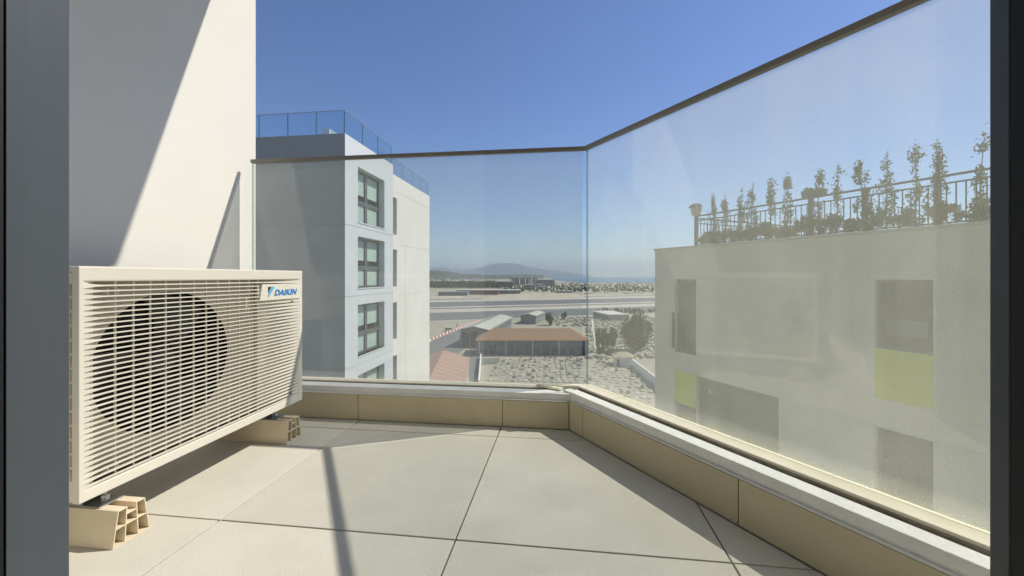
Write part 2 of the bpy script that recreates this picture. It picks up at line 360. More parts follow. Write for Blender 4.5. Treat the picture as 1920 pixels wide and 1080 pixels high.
mb = MB(); mb.box((XL-0.058,0.13,-0.05),(XR+0.058,YF+0.011,-0.016)); mb.build('threshold', M_ANTH, df)

# ================================================================== air conditioner on its two blocks
AF, AY, AW, AZ, AH = -1.10, 0.787, 0.796, 0.136, 0.549
ac = thing('air_conditioner', 'ivory outdoor air conditioning unit with louvred front, standing on two plastic blocks', 'air conditioner', (AF-0.15, AY+AW/2, AZ))
def acb(name, u0, u1, x0, x1, v0, v1, m=M_AC, bevel=0.0, par=ac):
    mb = MB(); mb.box((AF+x0, AY+u0, AZ+v0), (AF+x1, AY+u1, AZ+v1)); return mb.build(name, m, par, bevel=bevel)
DEP = -0.30
acb('side_panel', 0.006, 0.012, DEP, -0.020, 0.0, AH-0.016, bevel=0.001)
acb('side_panel', AW-0.012, AW-0.006, DEP, -0.019, 0.0, AH-0.016, bevel=0.001)
acb('top_panel', 0.003, AW-0.003, DEP-0.003, -0.019, AH-0.015, AH, bevel=0.003)
acb('base_pan', 0.012, AW-0.012, DEP, -0.019, 0.001, 0.008)
acb('back_panel', 0.012, AW-0.012, DEP+0.001, DEP+0.005, 0.008, AH-0.016, M_COIL)
# front frame: one ring of four bands
mb = MB(); TB, BB, LM, RM = AH-0.036, 0.028, 0.010, AW-0.022
o = [(0,0),(AW,0),(AW,AH),(0,AH)]; i_ = [(LM,BB),(RM,BB),(RM,TB),(LM,TB)]
for k in range(4):
    k2 = (k+1) % 4; q = [o[k],o[k2],i_[k2],i_[k]]
    for x in (0.0, -0.019): mb.face([(AF+x, AY+a, AZ+b) for a,b in q])
    mb.face([(AF,AY+o[k][0],AZ+o[k][1]),(AF,AY+o[k2][0],AZ+o[k2][1]),(AF-0.019,AY+o[k2][0],AZ+o[k2][1]),(AF-0.019,AY+o[k][0],AZ+o[k][1])])
    mb.face([(AF,AY+i_[k][0],AZ+i_[k][1]),(AF,AY+i_[k2][0],AZ+i_[k2][1]),(AF-0.019,AY+i_[k2][0],AZ+i_[k2][1]),(AF-0.019,AY+i_[k][0],AZ+i_[k][1])])
me = mb.mesh('front_frame', M_AC, worg(ac)); bm = bmesh.new(); bm.from_mesh(me); bmesh.ops.remove_doubles(bm, verts=bm.verts, dist=1e-5); bmesh.ops.recalc_face_normals(bm, faces=bm.faces); bm.to_mesh(me); bm.free()
link('front_frame', me, ac, bevel=0.003)
# sunk panels behind the louvres
def sunk(name, prof, m):
    mb = MB(); lo = [(AF+x, AY+u, AZ+BB-0.002) for u,x in prof]; hi = [(AF+x, AY+u, AZ+TB+0.002) for u,x in prof]
    for k in range(len(prof)-1): mb.face([lo[k],lo[k+1],hi[k+1],hi[k]])
    return mb.build(name, m, ac, fix=False)
sunk('bevel_panel', [(LM,-0.0015),(0.025,-0.006),(0.042,-0.020),(0.054,-0.040)], M_AC)
sunk('service_panel', [(0.575,-0.062),(0.577,-0.030),(0.64,-0.024),(0.71,-0.012),(RM,-0.002)], M_AC)
cu, cv, cr = 0.252, 0.279, 0.201
mb = MB(); n = 64; ring = []; outr = []
u0, u1, v0, v1 = 0.054, 0.575, BB-0.002, TB+0.002
for k in range(n):
    a = 2*math.pi*k/n; dx, dy = math.cos(a), math.sin(a); ring.append((cu+cr*dx, cv+cr*dy))
    t = min(((u1-cu)/dx if dx > 0 else (u0-cu)/dx) if abs(dx) > 1e-9 else 9, ((v1-cv)/dy if dy > 0 else (v0-cv)/dy) if abs(dy) > 1e-9 else 9); outr.append((cu+t*dx, cv+t*dy))
for c in ((u0,v0),(u1,v0),(u1,v1),(u0,v1)):
    k = min(range(n), key=lambda q: (outr[q][0]-c[0])**2+(outr[q][1]-c[1])**2); outr[k] = c
A3 = lambda u,x,v: (AF+x, AY+u, AZ+v)
for k in range(n):
    k2 = (k+1) % n; mb.face([A3(ring[k][0],-0.040,ring[k][1]),A3(outr[k][0],-0.040,outr[k][1]),A3(outr[k2][0],-0.040,outr[k2][1]),A3(ring[k2][0],-0.040,ring[k2][1])])
mb.build('fan_shroud', M_ACI, ac, fix=False)
mb = MB()
for k in range(n):
    k2 = (k+1) % n; p_, q_ = ring[k], ring[k2]
    mb.face([A3(p_[0],-0.040,p_[1]),A3(p_[0],-0.14,p_[1]),A3(q_[0],-0.14,q_[1]),A3(q_[0],-0.040,q_[1])])
mb.face([A3(p_[0],-0.14,p_[1]) for p_ in ring]); mb.build('fan_ring', M_BLACK, ac, fix=False)
mb = MB(); mb.tube([A3(cu,-0.058,cv), A3(cu,-0.07,cv), A3(cu,-0.13,cv)], [0.034,0.045,0.05], 24); fan = mb.build('fan', mat('fan_grey', (0.075,0.075,0.078), 0.4), ac)
for b in range(3):
    mb = MB(); rows = []
    for i in range(9):
        r = 0.045+i*(0.152/8); sw = 0.30*i/8
        rows.append([(r*math.cos(2.1*b+0.5+sw+w_*(0.62+0.25*i/8)), -0.072-0.05*w_, r*math.sin(2.1*b+0.5+sw+w_*(0.62+0.25*i/8))) for w_ in (0,0.33,0.66,1.0)])
    for i in range(8):
        for k in range(3):
            mb.face([A3(cu+q[0],q[1],cv+q[2]) for q in (rows[i][k],rows[i+1][k],rows[i+1][k+1],rows[i][k+1])])
    mb.build('blade', MATS['fan_grey'], fan, smooth=True)
# louvre slats, every one its own piece
PITCH = 0.01305; NS = 37
def slat_mesh(u_end, name, tip=None):
    us = [LM-0.001,0.014,0.022,0.030,0.040,0.050,0.058,0.20,0.40,0.575]
    hs = [0.0125,0.0110,0.0088,0.0068,0.0050,0.0040,0.0036,0.0034,0.0034,0.0036]
    if u_end > 0.6: us += [0.62,0.66,0.70,0.74,RM+0.001]; hs += [0.0052,0.0066,0.0082,0.0098,0.0112]
    else: us[-1] = u_end
    mb = MB(); k = len(us)
    xb = lambda u: -0.0085 if 0.05 < u < 0.62 else (-0.004 if u < 0.02 or u > 0.75 else -0.007)
    vs = []
    for u,h in zip(us,hs):
        b = xb(u); vs += [(-0.0006,u,h/2-0.006),(-0.0006,u,-h/2-0.006+0.0),(b,u,-h*0.5-0.0062),(b,u,h*0.30-0.0062)]
    fs = []
    for i in range(k-1):
        for q in range(4): fs.append((i*4+q, i*4+(q+1)%4, i*4+4+(q+1)%4, i*4+4+q))
    fs += [(3,2,1,0), ((k-1)*4,(k-1)*4+1,(k-1)*4+2,(k-1)*4+3)]
    me = bpy.data.meshes.new(name); me.from_pydata(vs, [], fs); me.materials.append(M_AC)
    bm = bmesh.new(); bm.from_mesh(me); bmesh.ops.recalc_face_normals(bm, faces=bm.faces); bm.to_mesh(me); bm.free(); return me
full = slat_mesh(0.77, 'louvre_slat')
PZ0, PZ1 = 0.434, 0.496                       # badge plate, measured from the bottom
w0 = worg(ac)
for k in range(NS):
    v = TB-0.004-k*PITCH
    if v < BB+0.004: break
    me = slat_mesh(0.553+0.004*((k*7)%2)*0, 'louvre_slat') if PZ0-0.004 < v-0.006 < PZ1+0.004 else full
    ob = link('louvre_slat', me, ac); ob.location = Vector((AF, AY, AZ+v))-w0
for k in range(12):
    u = 0.0835+0.043*k
    acb('guard_bar', u-0.0014, u+0.0014, -0.0135, -0.0090, BB-0.002, TB+0.002)
# badge plate with its emblem and lettering
mb = MB(); q = [(0.553,PZ0+0.001),(AW-0.012,PZ0),(AW-0.012,PZ1),(0.566,PZ1)]
mb.hexa([A3(u,-0.012,v) for u,v in q], [A3(u,0.0005,v) for u,v in q]); plate = mb.build('badge_plate', M_AC, ac, bevel=0.001)
def flat(name, pts, m, h=0.0005):
    mb = MB(); mb.hexa([A3(u,0.0010,v) for u,v in pts], [A3(u,0.0012+h,v) for u,v in pts]); mb.build(name, m, plate)
e0, ev, eh, ew = 0.5945, 0.446, 0.040, 0.032
flat('emblem', [(e0,ev+eh),(e0,ev+eh*0.45),(e0+ew*0.50,ev+eh)], mat('logo_black',(0.01,0.012,0.016),0.4,var=0))
flat('emblem', [(e0+ew*0.60,ev+eh),(e0+ew*1.06,ev+eh),(e0+ew*0.34,ev+eh*0.30),(e0+ew*0.03,ev+eh*0.36)], M_LBLUE)
flat('emblem', [(e0+ew*0.02,ev+eh*0.30),(e0+ew*0.31,ev+eh*0.25),(e0+ew*0.02,ev)], M_LBLUE)
cu_ = bpy.data.curves.new('lettering', 'FONT'); cu_.body = 'DAIKIN'; cu_.size = 0.0305; cu_.shear = 0.28; cu_.offset = 0.0011; cu_.extrude = 0.0004; cu_.space_character = 1.06
to = bpy.data.objects.new('lettering_source', cu_); COL.objects.link(to); bpy.context.view_layer.update()
me = bpy.data.meshes.new_from_object(to.evaluated_get(bpy.context.evaluated_depsgraph_get())); bpy.data.objects.remove(to)
xs_ = [v.co.x for v in me.vertices]; wtx = max(xs_)-min(xs_); sc_ = 0.132/wtx; mn = min(xs_)
for v in me.vertices: x, y, z = v.co; v.co = (0.0017+z, 0.627+(x-mn)*sc_, 0.4525+y)
me.materials.clear(); me.materials.append(M_BLUE)
for p_ in me.polygons: p_.material_index = 0
ob = link('lettering', me, plate); ob.location = Vector((AF,AY,AZ))-worg(plate)
# small slots, side ribs, legs, bolts
acb('slot', 0.722, 0.736, -0.004, 0.0008, 0.420, 0.4265, M_GRIME); acb('slot', 0.712, 0.728, -0.004, 0.0008, 0.045, 0.050, M_GRIME)
for u in (0.066, 0.088, 0.505, 0.528): acb('clip', u, u+0.003, -0.03, -0.010, TB-0.032, TB-0.018); 
for u in (0.066, 0.088): acb('clip', u, u+0.003, -0.03, -0.010, BB+0.012, BB+0.024)
for k in range(14): acb('side_vent', 0.0035, 0.0058, -0.060, -0.028, 0.05+k*0.033, 0.05+k*0.033+0.026, M_ACI)
FY = (0.838, 1.454)
for y in FY:
    yc = y+0.0445; acb('leg', yc-AY-0.02, yc-AY+0.02, -0.27, -0.06, -0.014, 0.0, M_STEEL); acb('leg', yc-AY-0.028, yc-AY-0.024, -0.27, -0.085, -0.046, -0.014, M_STEEL); acb('leg', yc-AY+0.012, yc-AY+0.016, -0.27, -0.085, -0.046, -0.014, M_STEEL)
    acb('foot_plate', yc-AY-0.028, yc-AY+0.026, -0.27, -0.035, -0.0495, -0.0465, M_STEEL)
    mb = MB(); mb.tube([(AF-0.055,yc,AZ-0.046),(AF-0.055,yc,AZ-0.030)], 0.009, 6); bo = mb.build('bolt', M_STEEL, ac)
    mb = MB(); mb.tube([(AF-0.055,yc,AZ-0.0299),(AF-0.055,yc,AZ-0.018)], 0.004, 8); mb.build('shank', M_STEEL, bo)
def foot(y, label):
    t = thing('support_block', label, 'support block', (-1.26, y+0.0445, 0), 'plastic blocks under the air conditioner')
    X0, X1, W = -1.45, -1.077, 0.0026
    S = lambda *pts: [(y+a, b) for a,b in pts]
    def plate_(name, pts, x1=X1):
        mb = MB(); mb.hexa([(X0,a,b) for a,b in pts], [(x1,a,b) for a,b in pts]); mb.build(name, M_FOOT, t, bevel=0.0005)
    H_ = 0.0862
    plate_('side_wall', S((0,0.0002),(W,0.0002),(0.0125+W,H_),(0.0125,H_)))
    plate_('side_wall', S((0.089-W,0.0002),(0.089,0.0002),(0.0765,H_),(0.0765-W,H_)))
    plate_('base', S((W,0.0002),(0.089-W,0.0002),(0.089-W,W),(W,W)))
    plate_('top_plate', S((0.0125+W,H_-W),(0.0345,H_-W),(0.0345,H_),(0.0125+W,H_)))
    plate_('top_plate', S((0.0545,H_-W),(0.0765-W,H_-W),(0.0765-W,H_),(0.0545,H_)))
    plate_('web', S((0.0275,W),(0.0275+W,W),(0.0345,H_-0.0002),(0.0345-W,H_-0.0002)), X1-0.0004)
    plate_('web', S((0.0615-W,W),(0.0615,W),(0.0545+W,H_-0.0002),(0.0545,H_-0.0002)), X1-0.0004)
    plate_('web', S((0.0345-W*0.5,0.067),(0.0545+W*0.5,0.067),(0.0545+W*0.5,0.067+W),(0.0345-W*0.5,0.067+W)), X1-0.0008)
    plate_('web', S((0.008,0.042),(0.081,0.042),(0.0805,0.042+W),(0.0085,0.042+W)), X1-0.0008)
foot(FY[0], 'cream plastic support block with open cells at the near end of the air conditioner')
foot(FY[1], 'cream plastic support block with open cells at the far end of the air conditioner')

# ================================================================== neighbouring grey and white block (left)
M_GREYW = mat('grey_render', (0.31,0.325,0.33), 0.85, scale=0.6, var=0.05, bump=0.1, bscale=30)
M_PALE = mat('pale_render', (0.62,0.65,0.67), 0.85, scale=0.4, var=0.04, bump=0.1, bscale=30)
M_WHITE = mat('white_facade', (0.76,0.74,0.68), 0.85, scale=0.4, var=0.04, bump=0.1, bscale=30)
M_WFR = mat('window_frame_grey', (0.10,0.11,0.12), 0.5)
M_BLIND = mat('white_blind', (0.80,0.84,0.81), 0.8, var=0.02)
M_DARKIN = mat('dark_interior', (0.03,0.033,0.036), 0.8)
m = mat('window_glass', (0.10,0.13,0.14), 0.06, var=0.02, spec=0.6)
tn = m.node_tree; tp = tn.nodes.new('ShaderNodeBsdfTransparent'); tp.inputs[0].default_value = (0.90,0.95,0.93,1); ms = tn.nodes.new('ShaderNodeMixShader'); ms.inputs[0].default_value = 0.93
tn.links.new(tn.nodes['Principled BSDF'].outputs[0], ms.inputs[1]); tn.links.new(tp.outputs[0], ms.inputs[2]); tn.links.new(ms.outputs[0], tn.nodes['Material Output'].inputs[0]); M_WGL = m
BX, BY0, BY1 = -8.82, 15.4, 20.09; BZ = 6.54; BX2 = -9.6; BY2 = 28.2
bA = thing('apartment_block', 'grey and white apartment block with glass roof balustrade, left of the open view', 'building', (-14, 20, ZG))
fA1 = Frame((BX, BY0), (-1,0), (0,-1)); fA2 = Frame((BX, BY0), (0,1), (1,0)); fA3 = Frame((BX2, BY1), (0,1), (1,0))
E_ = EYE
lines = [E_-6.83+3.0*k for k in range(0, 5)]   # storey joints
lines = [E_-0.83-3.0, E_-0.83, E_+2.16, E_+4.86]
grv = lambda L: [(0.0, L, z-0.012, z+0.012, 0.02) for z in lines]
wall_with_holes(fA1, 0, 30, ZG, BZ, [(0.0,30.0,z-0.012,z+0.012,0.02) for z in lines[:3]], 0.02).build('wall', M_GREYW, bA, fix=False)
WA = (16.44-BY0, 19.07-BY0)
wins = [E_+4.72-2.32+0.0, E_+1.76-2.25, E_-1.2-2.28, E_-4.27-2.3, E_-7.27-2.3]
hA2 = [(WA[0],WA[1],z,z+(2.4 if i==0 else 2.26)) for i,z in enumerate(wins)]
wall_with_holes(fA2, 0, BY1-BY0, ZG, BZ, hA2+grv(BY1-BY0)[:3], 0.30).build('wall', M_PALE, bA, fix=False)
def wide_window(fr, a0, a1, z0, z1, par, rec=0.30, cols=(0.0,0.36,0.84,1.0)):
    w = MB(); fr.box(w, a0, a1, -rec-0.26, -rec-0.24, z0, z1); wo = w.build('window', M_DARKIN, par)
    L_ = a1-a0; T = 0.07
    def bar(b0,b1,c0,c1,d=0.0): q = MB(); fr.box(q, b0,b1,-rec-0.06,-rec+0.005+d,c0,c1); q.build('frame', M_WFR, wo)
    bar(a0,a0+T,z0,z1); bar(a1-T,a1,z0,z1); bar(a0+T,a1-T,z0,z0+T); bar(a0+T,a1-T,z1-T*1.6,z1)
    zm = z0+(z1-z0)*0.40
    bar(a0+T,a1-T,zm-0.09,zm+0.09,0.004)
    am = a0+L_*0.50; bar(am-0.10,am+0.10,z0+T,zm-0.09,0.002); bar(am-0.10,am+0.10,zm+0.09,z1-T*1.6,0.002)
    for b0,b1 in ((a0+T,am-0.10),(am+0.10,a1-T)):
        for c0,c1,bl in ((z0+T,zm-0.09,1.0),(zm+0.09,z1-T*1.6,0.80)):
            q = MB(); fr.box(q, b0,b1,-rec-0.035,-rec-0.028,c0,c1); q.build('pane', M_WGL, wo)
            q = MB(); fr.box(q, b0+0.02,b1-0.02,-rec-0.065,-rec-0.058,c1-(c1-c0)*bl+0.01,c1-0.004); q.build('blind', M_BLIND, wo)
    q = MB(); fr.box(q, a0,a1,-rec,0.03,z0-0.05,z0+0.0); q.build('sill', M_PALE, wo)
for h in hA2: wide_window(fA2, *h, bA)
w3 = (0.75, 2.31)
h3 = [(w3[0],w3[1],z,z+2.14) for z in (E_+2.44, E_-0.56, E_-3.62, E_-6.7)]
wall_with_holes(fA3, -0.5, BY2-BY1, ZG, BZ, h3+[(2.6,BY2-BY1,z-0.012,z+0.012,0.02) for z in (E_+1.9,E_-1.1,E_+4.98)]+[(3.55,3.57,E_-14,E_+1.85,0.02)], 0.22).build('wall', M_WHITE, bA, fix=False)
for h in h3:
    w = MB(); fA3.box(w, h[0],h[1],-0.30,-0.22,h[2],h[3]); wo = w.build('window', M_WFR, bA)
    q = MB(); fA3.box(q, h[0]+0.08,h[1]-0.08,-0.215,-0.205,h[2]+0.08,h[3]-0.08); q.build('pane', M_WGL, wo)
# returns, roof deck
mb = MB(); mb.face([(BX,BY1,ZG),(BX2-0.3,BY1,ZG),(BX2-0.3,BY1,BZ),(BX,BY1,BZ)]); mb.build('return_wall', M_PALE, bA, fix=False)
mb = MB(); mb.face([(BX2,BY2,ZG),(-38,BY2,ZG),(-38,BY2,BZ),(BX2,BY2,BZ)]); mb.build('rear_wall', M_WHITE, bA, fix=False)
mb = MB(); mb.prism([(-38,BY0+0.02),(BX-0.02,BY0+0.02),(BX-0.02,BY1-0.01),(BX2-0.02,BY1-0.005),(BX2-0.02,BY2-0.02),(-38,BY2-0.02)], BZ-0.4, BZ-0.004); mb.build('roof', M_PALE, bA)
def roof_glass(fr, cuts, z0, z1, o, par, trim=True):
    for a0, a1 in zip(cuts[:-1], cuts[1:]):
        q = MB(); fr.box(q, a0+0.012, a1-0.012, o-0.008, o+0.008, z0, z1); g = q.build('balustrade_pane', G_FAR, par)
        for e in (a0+0.012, a1-0.012):
            r_ = MB(); fr.box(r_, e-0.006, e+0.006, o-0.0085, o+0.0085, z0, z1); r_.build('pane_edge', M_GEDGE, g)
        r_ = MB(); fr.box(r_, a0+0.012, a1-0.012, o-0.014, o+0.014, z1-0.0, z1+0.025); r_.build('pane_cap', M_STEEL, g)
roof_glass(fA1, [0.06,1.30,2.58,3.9,5.2,6.5,7.8], BZ, E_+6.83, -0.06, bA)
roof_glass(fA2, [0.06,1.55,3.05,BY1-BY0-0.05], BZ, E_+6.83, -0.06, bA)
roof_glass(fA3, [0.05,1.65,3.25,4.85,6.45,BY2-BY1-0.05], BZ, E_+6.83, -0.06, bA)
rac = thing('rooftop_unit', 'small white air conditioning unit on the grey apartment roof', 'air conditioner', (-9.9, 16.6, BZ))
p0 = at_depth(612, 252, 17.4); rx, ry = p0.x, p0.y
mb = MB(); mb.box((rx-0.15,ry-0.1,BZ+0.04),(rx+0.2,ry+0.75,BZ+0.52)); mb.build('casing', M_AC, rac, bevel=0.01)
mb = MB(); mb.box((rx+0.2002,ry+0.02,BZ+0.1),(rx+0.215,ry+0.5,BZ+0.47)); mb.build('grille', M_ACI, rac)
for yy in (ry-0.05, ry+0.62):
    mb = MB(); mb.box((rx-0.15,yy,BZ),(rx+0.2,yy+0.08,BZ+0.039)); mb.build('foot', M_GRIME, rac)

# ================================================================== rendered house with roof garden (right)
DBx, DBy = -0.53, 0.848; NBx, NBy = -0.848, -0.53
fB = Frame((6.37, 9.01), (DBx, DBy), (NBx, NBy)); BRZ = E_+0.90
M_BEIGE = mat('beige_render', (0.56,0.53,0.42), 0.9, scale=1.2, var=0.06, bump=0.3, bscale=60)
M_LIME = mat('lime_panel', (0.46,0.50,0.05), 0.6, scale=2, var=0.05)
M_DGRN = mat('green_glazing', (0.04,0.09,0.06), 0.2, var=0.25, scale=1.4)
bB = thing('rendered_house', 'beige rendered apartment house with lime panels and roof garden, seen through the right pane', 'building', (6.4, 9.0, ZG))
SA, SB = -7.0, 6.08
hB = []
for k in range(0, 7):
    hB.append((-0.83, 0.042, E_-1.45-3.0*k, E_-0.055-3.0*k))
    hB.append((-5.2, -4.3, E_-1.45-3.0*k, E_-0.055-3.0*k))
hB += [(4.406,5.22,E_-2.40,E_-0.08), (4.406,5.22,E_-5.4,E_-4.02), (1.96,4.39,E_-5.0,E_-3.0)]
wall_with_holes(fB, SA, SB, ZG, BRZ, hB, 0.16).build('wall', M_BEIGE, bB, fix=False)
for i, h in enumerate(hB):
    w = MB(); fB.box(w, h[0],h[1],-0.26,-0.16,h[2],h[3]); wo = w.build('window', M_DGRN if i == len(hB)-1 else M_DARKIN, bB)
    T = 0.05
    for q4 in ((h[0],h[0]+T,h[2],h[3]),(h[1]-T,h[1],h[2],h[3]),(h[0]+T,h[1]-T,h[2],h[2]+T),(h[0]+T,h[1]-T,h[3]-T,h[3])):
        q = MB(); fB.box(q, q4[0],q4[1],-0.159,-0.12,q4[2],q4[3]); q.build('frame', M_WFR, wo)
    q = MB(); fB.box(q, h[0]+T,h[1]-T,-0.15,-0.143,h[2]+T,h[3]-T); q.build('pane', M_WGL, wo)
q = MB(); fB.box(q, -0.70, -0.08, -0.158, -0.152, E_-1.18, E_-0.86); q.build('blind', mat('dim_blind',(0.20,0.21,0.20),0.8), bB)
for k in range(0, 7):
    for a0 in (-0.83, -5.2):
        q = MB(); fB.box(q, a0, a0+0.872, -0.05, 0.008, E_-2.46-3.0*k, E_-1.452-3.0*k); q.build('lime_panel', M_LIME, bB)
q = MB(); fB.box(q, 4.406, 5.22, -0.05, 0.008, E_-4.0, E_-3.0); q.build('lime_panel', M_LIME, bB)
q = MB(); fB.box(q, 5.225, 5.255, 0.0, 0.10, E_-2.30, E_-1.15); sash = q.build('open_sash', M_WFR, bB)
# coping, far side wall, roof
q = MB(); fB.box(q, SA, SB+0.05, -0.30, 0.05, BRZ+0.001, BRZ+0.05); q.build('coping', mat('coping',(0.42,0.40,0.35),0.9), bB)
q = MB(); q.face([fB.pt(SB,0,ZG),fB.pt(SB,-12,ZG),fB.pt(SB,-12,BRZ),fB.pt(SB,0,BRZ)]); q.build('side_wall', M_BEIGE, bB, fix=False)
q = MB(); fB.box(q, SA+0.01, SB-0.01, -12, -0.01, BRZ-0.3, BRZ-0.002); q.build('roof', M_BEIGE, bB)
# roof railing
M_RLG = mat('railing_paint', (0.08,0.085,0.095), 0.5)
rl = thing('roof_railing', 'dark metal railing with thin bars around the roof garden', 'railing', fB.pt(0,-0.5,BRZ+0.05))
OR = -0.50; RT = E_+1.92; ZR0 = BRZ+0.051
SE = 4.82
posts = [SE, 1.50, 0.42, -0.72, -1.95, -3.3]
for s in posts:
    q = MB(); fB.box(q, s-0.045, s+0.045, OR-0.045, OR+0.045, ZR0, RT-0.021); q.build('post', M_RLG, rl)
q = MB(); fB.box(q, -5.0, SE+0.05, OR-0.03, OR+0.03, RT-0.02, RT+0.02); q.build('handrail', M_RLG, rl)
q = MB(); fB.box(q, -5.0, SE-0.05, OR-0.012, OR+0.012, RT-0.16, RT-0.13); q.build('rail', M_RLG, rl)
q = MB(); fB.box(q, -5.0, SE-0.05, OR-0.012, OR+0.012, ZR0+0.06, ZR0+0.09); q.build('rail', M_RLG, rl)
s = SE-0.16; bar = None
while s > -4.2:
    if all(abs(s-p_) > 0.07 for p_ in posts):
        if bar is None:
            q = MB(); q.box((-0.008,-0.008,ZR0+0.0905),(0.008,0.008,RT-0.1605)); bar = q.mesh('bar', M_RLG)
        ob = link('bar', bar, rl); pt = Vector(fB.pt(s, OR, 0))-worg(rl); ob.location = (pt.x, pt.y, -worg(rl).z)
    s -= 0.128
fB2 = Frame(fB.pt(SE, OR, 0)[:2], (-NBx,-NBy), (DBx,DBy))
q = MB(); fB2.box(q, 0.06, 9.0, -0.03, 0.03, RT-0.08, RT-0.04); q.build('handrail', M_RLG, rl)
q = MB(); fB2.box(q, 0.06, 9.0, -0.012, 0.012, RT-0.23, RT-0.20); q.build('rail', M_RLG, rl)
for k in range(1, 60):
    ob = link('bar', bar, rl); pt = Vector(fB2.pt(0.05+k*0.145, 0, 0))-worg(rl); ob.location = (pt.x, pt.y, -worg(rl).z-0.08)
# planting
L_DK = leaf_mat('leaf_dark', (0.040,0.065,0.028), (0.085,0.12,0.045)); L_OL = leaf_mat('leaf_olive', (0.085,0.10,0.045), (0.15,0.17,0.07)); L_FAR = leaf_mat('leaf_far', (0.035,0.055,0.028), (0.07,0.10,0.045))
L_DKT = leaf_mat('leaf_evergreen', (0.016,0.028,0.016), (0.035,0.055,0.028))
M_BARK = mat('bark', (0.12,0.095,0.07), 0.9, scale=30, var=0.3)
rng = np.random.default_rng(5)
def leaves(pts, size, name, m, parent=None, org=(0,0,0), up=0.3):
    n = len(pts); d = rng.normal(size=(n,3)); d[:,2] += up; d /= np.linalg.norm(d,axis=1)[:,None]
    a = rng.normal(size=(n,3)); u = np.cross(d,a); u /= np.linalg.norm(u,axis=1)[:,None]
    s = size*rng.uniform(0.6,1.35,size=(n,1)); P_ = np.asarray(pts)
    v = np.stack([P_-d*s, P_+u*s*0.42, P_+d*s, P_-u*s*0.42], 1).reshape(-1,3)-np.asarray(worg(parent) if parent is not None else org)
    f = np.arange(n*4).reshape(-1,4); me = bpy.data.meshes.new(name); me.from_pydata(v.tolist(), [], f.tolist()); me.materials.append(m)
    return link(name, me, parent, loc=None if parent is not None else Vector(org))
def clumps(c, rx, rz, n, k, shell=0.55):     # k clumps in an ellipsoid, n leaves
    out = []
    for i in range(k):
        d = rng.normal(size=3); d /= np.linalg.norm(d); r = shell+(1-shell)*rng.random()
        cc = np.array([c[0]+d[0]*rx*r, c[1]+d[1]*rx*r, c[2]+d[2]*rz*r]); q = rng.normal(size=(n//k,3))*np.array([rx,rx,rz])*0.16; out.append(cc+q)
    return np.concatenate(out)
def on_run(px, o):               # s on the garden run at offset o for an image column
    v = ray(px, 500); a = fB.p+fB.n*o; t = (a.x*v.y-a.y*v.x)/(v.x*fB.d.y-v.y*fB.d.x); q = a+fB.d*t
    return t, (q.x*v.x+q.y*v.y)/(v.x**2+v.y**2)
OP = -0.24
shr = [(1337,372),(1357,378),(1388,355),(1411,345),(1447,338),(1478,334),(1536,320),(1567,316),(1617,300),(1662,288),(1715,277),(1758,268),(1837,250)]
ordn = ['first','second','third','fourth','fifth','sixth','seventh','eighth','ninth','tenth','eleventh','twelfth','thirteenth']
for (px, py), od in zip(shr, ordn):
    s, Z = on_run(px, OP); b = Vector(fB.pt(s, OP, BRZ+0.055)); h = EYE+(HOR-py)/FPX*Z-b.z
    t = thing('slender_shrub', f'slim upright shrub on the roof garden edge, {od} from the potted end', 'shrub', b, 'slim shrubs along the roof garden')
    mb = MB(); top = b+Vector((random.uniform(-.05,.05),random.uniform(-.05,.05),h*0.97)); mid = (b+top)/2+Vector((random.uniform(-.03,.03),random.uniform(-.03,.03),0))
    mb.tube([b,mid,top],[0.016,0.011,0.004],6); st = mb.build('stem', M_BARK, t)
    pts = []
    wf = random.uniform(0.55,1.25)
    for k in range(int((11+h*10)*random.uniform(0.75,1.15))):
        f_ = random.uniform(0.05,1.0); f_ = f_**1.15; r = wf*(0.03+0.10*(1-f_)**0.6*random.uniform(0.3,1.7))*(0.8+0.12*h); a = random.uniform(0,6.28)
        ax = b.lerp(mid,f_*2) if f_ < .5 else mid.lerp(top,f_*2-1); c = np.array(ax)+np.array([r*math.cos(a),r*math.sin(a),0.0])
        pts.append(c+rng.normal(size=(30,3))*np.array([0.034,0.034,0.07]))
        if k % 9 == 0:
            br = MB(); br.tube([ax, Vector(c)+Vector((0,0,0.05))], [0.006,0.002], 4); br.build('twig', M_BARK, st)
    pts.append(np.array(top)+rng.normal(size=(16,3))*np.array([0.018,0.018,0.07]))
    leaves(np.concatenate(pts), 0.034, 'foliage', L_OL, t)
# stakes beside three of the shrubs
for px, py in ((1337,362),(1357,360),(1470,332)):
    s, Z = on_run(px+2, OP-0.05); b = Vector(fB.pt(s, OP-0.05, BRZ+0.052)); z1 = EYE+(HOR-py)/FPX*Z
    mb = MB(); mb.tube([b,(b.x,b.y,(b.z+z1)/2),(b.x,b.y,z1)],[0.009,0.008,0.006],6); st = mb.build('plant_stake', M_RLG, org=b)
    tag(st, {1337:'thin stake beside the first slim roof shrub',1357:'thin stake beside the second slim roof shrub',1470:'thin stake beside the sixth slim roof shrub'}[px], 'stake', 'plant stakes on the roof')
s = 4.3; kb = 0
while s > -4.4:
    wd_ = random.uniform(0.45,0.75); hh = random.uniform(0.28,0.52)
    b = Vector(fB.pt(s, OP, BRZ+0.052)); kb += 1
    t = thing('low_bush', 'low leafy bush in the roof garden strip under the railing', 'bush', b, 'low bushes along the roof garden')
    mb = MB(); mb.tube([b, b+Vector((0,0,hh*0.5))],[0.02,0.01],6); mb.build('stem', M_BARK, t)
    leaves(clumps((b.x,b.y,b.z+hh*0.5), wd_*0.42, hh*0.45, 1100, 20, 0.3), 0.032, 'foliage', L_DK if kb % 3 else L_OL, t)
    s -= wd_*0.8
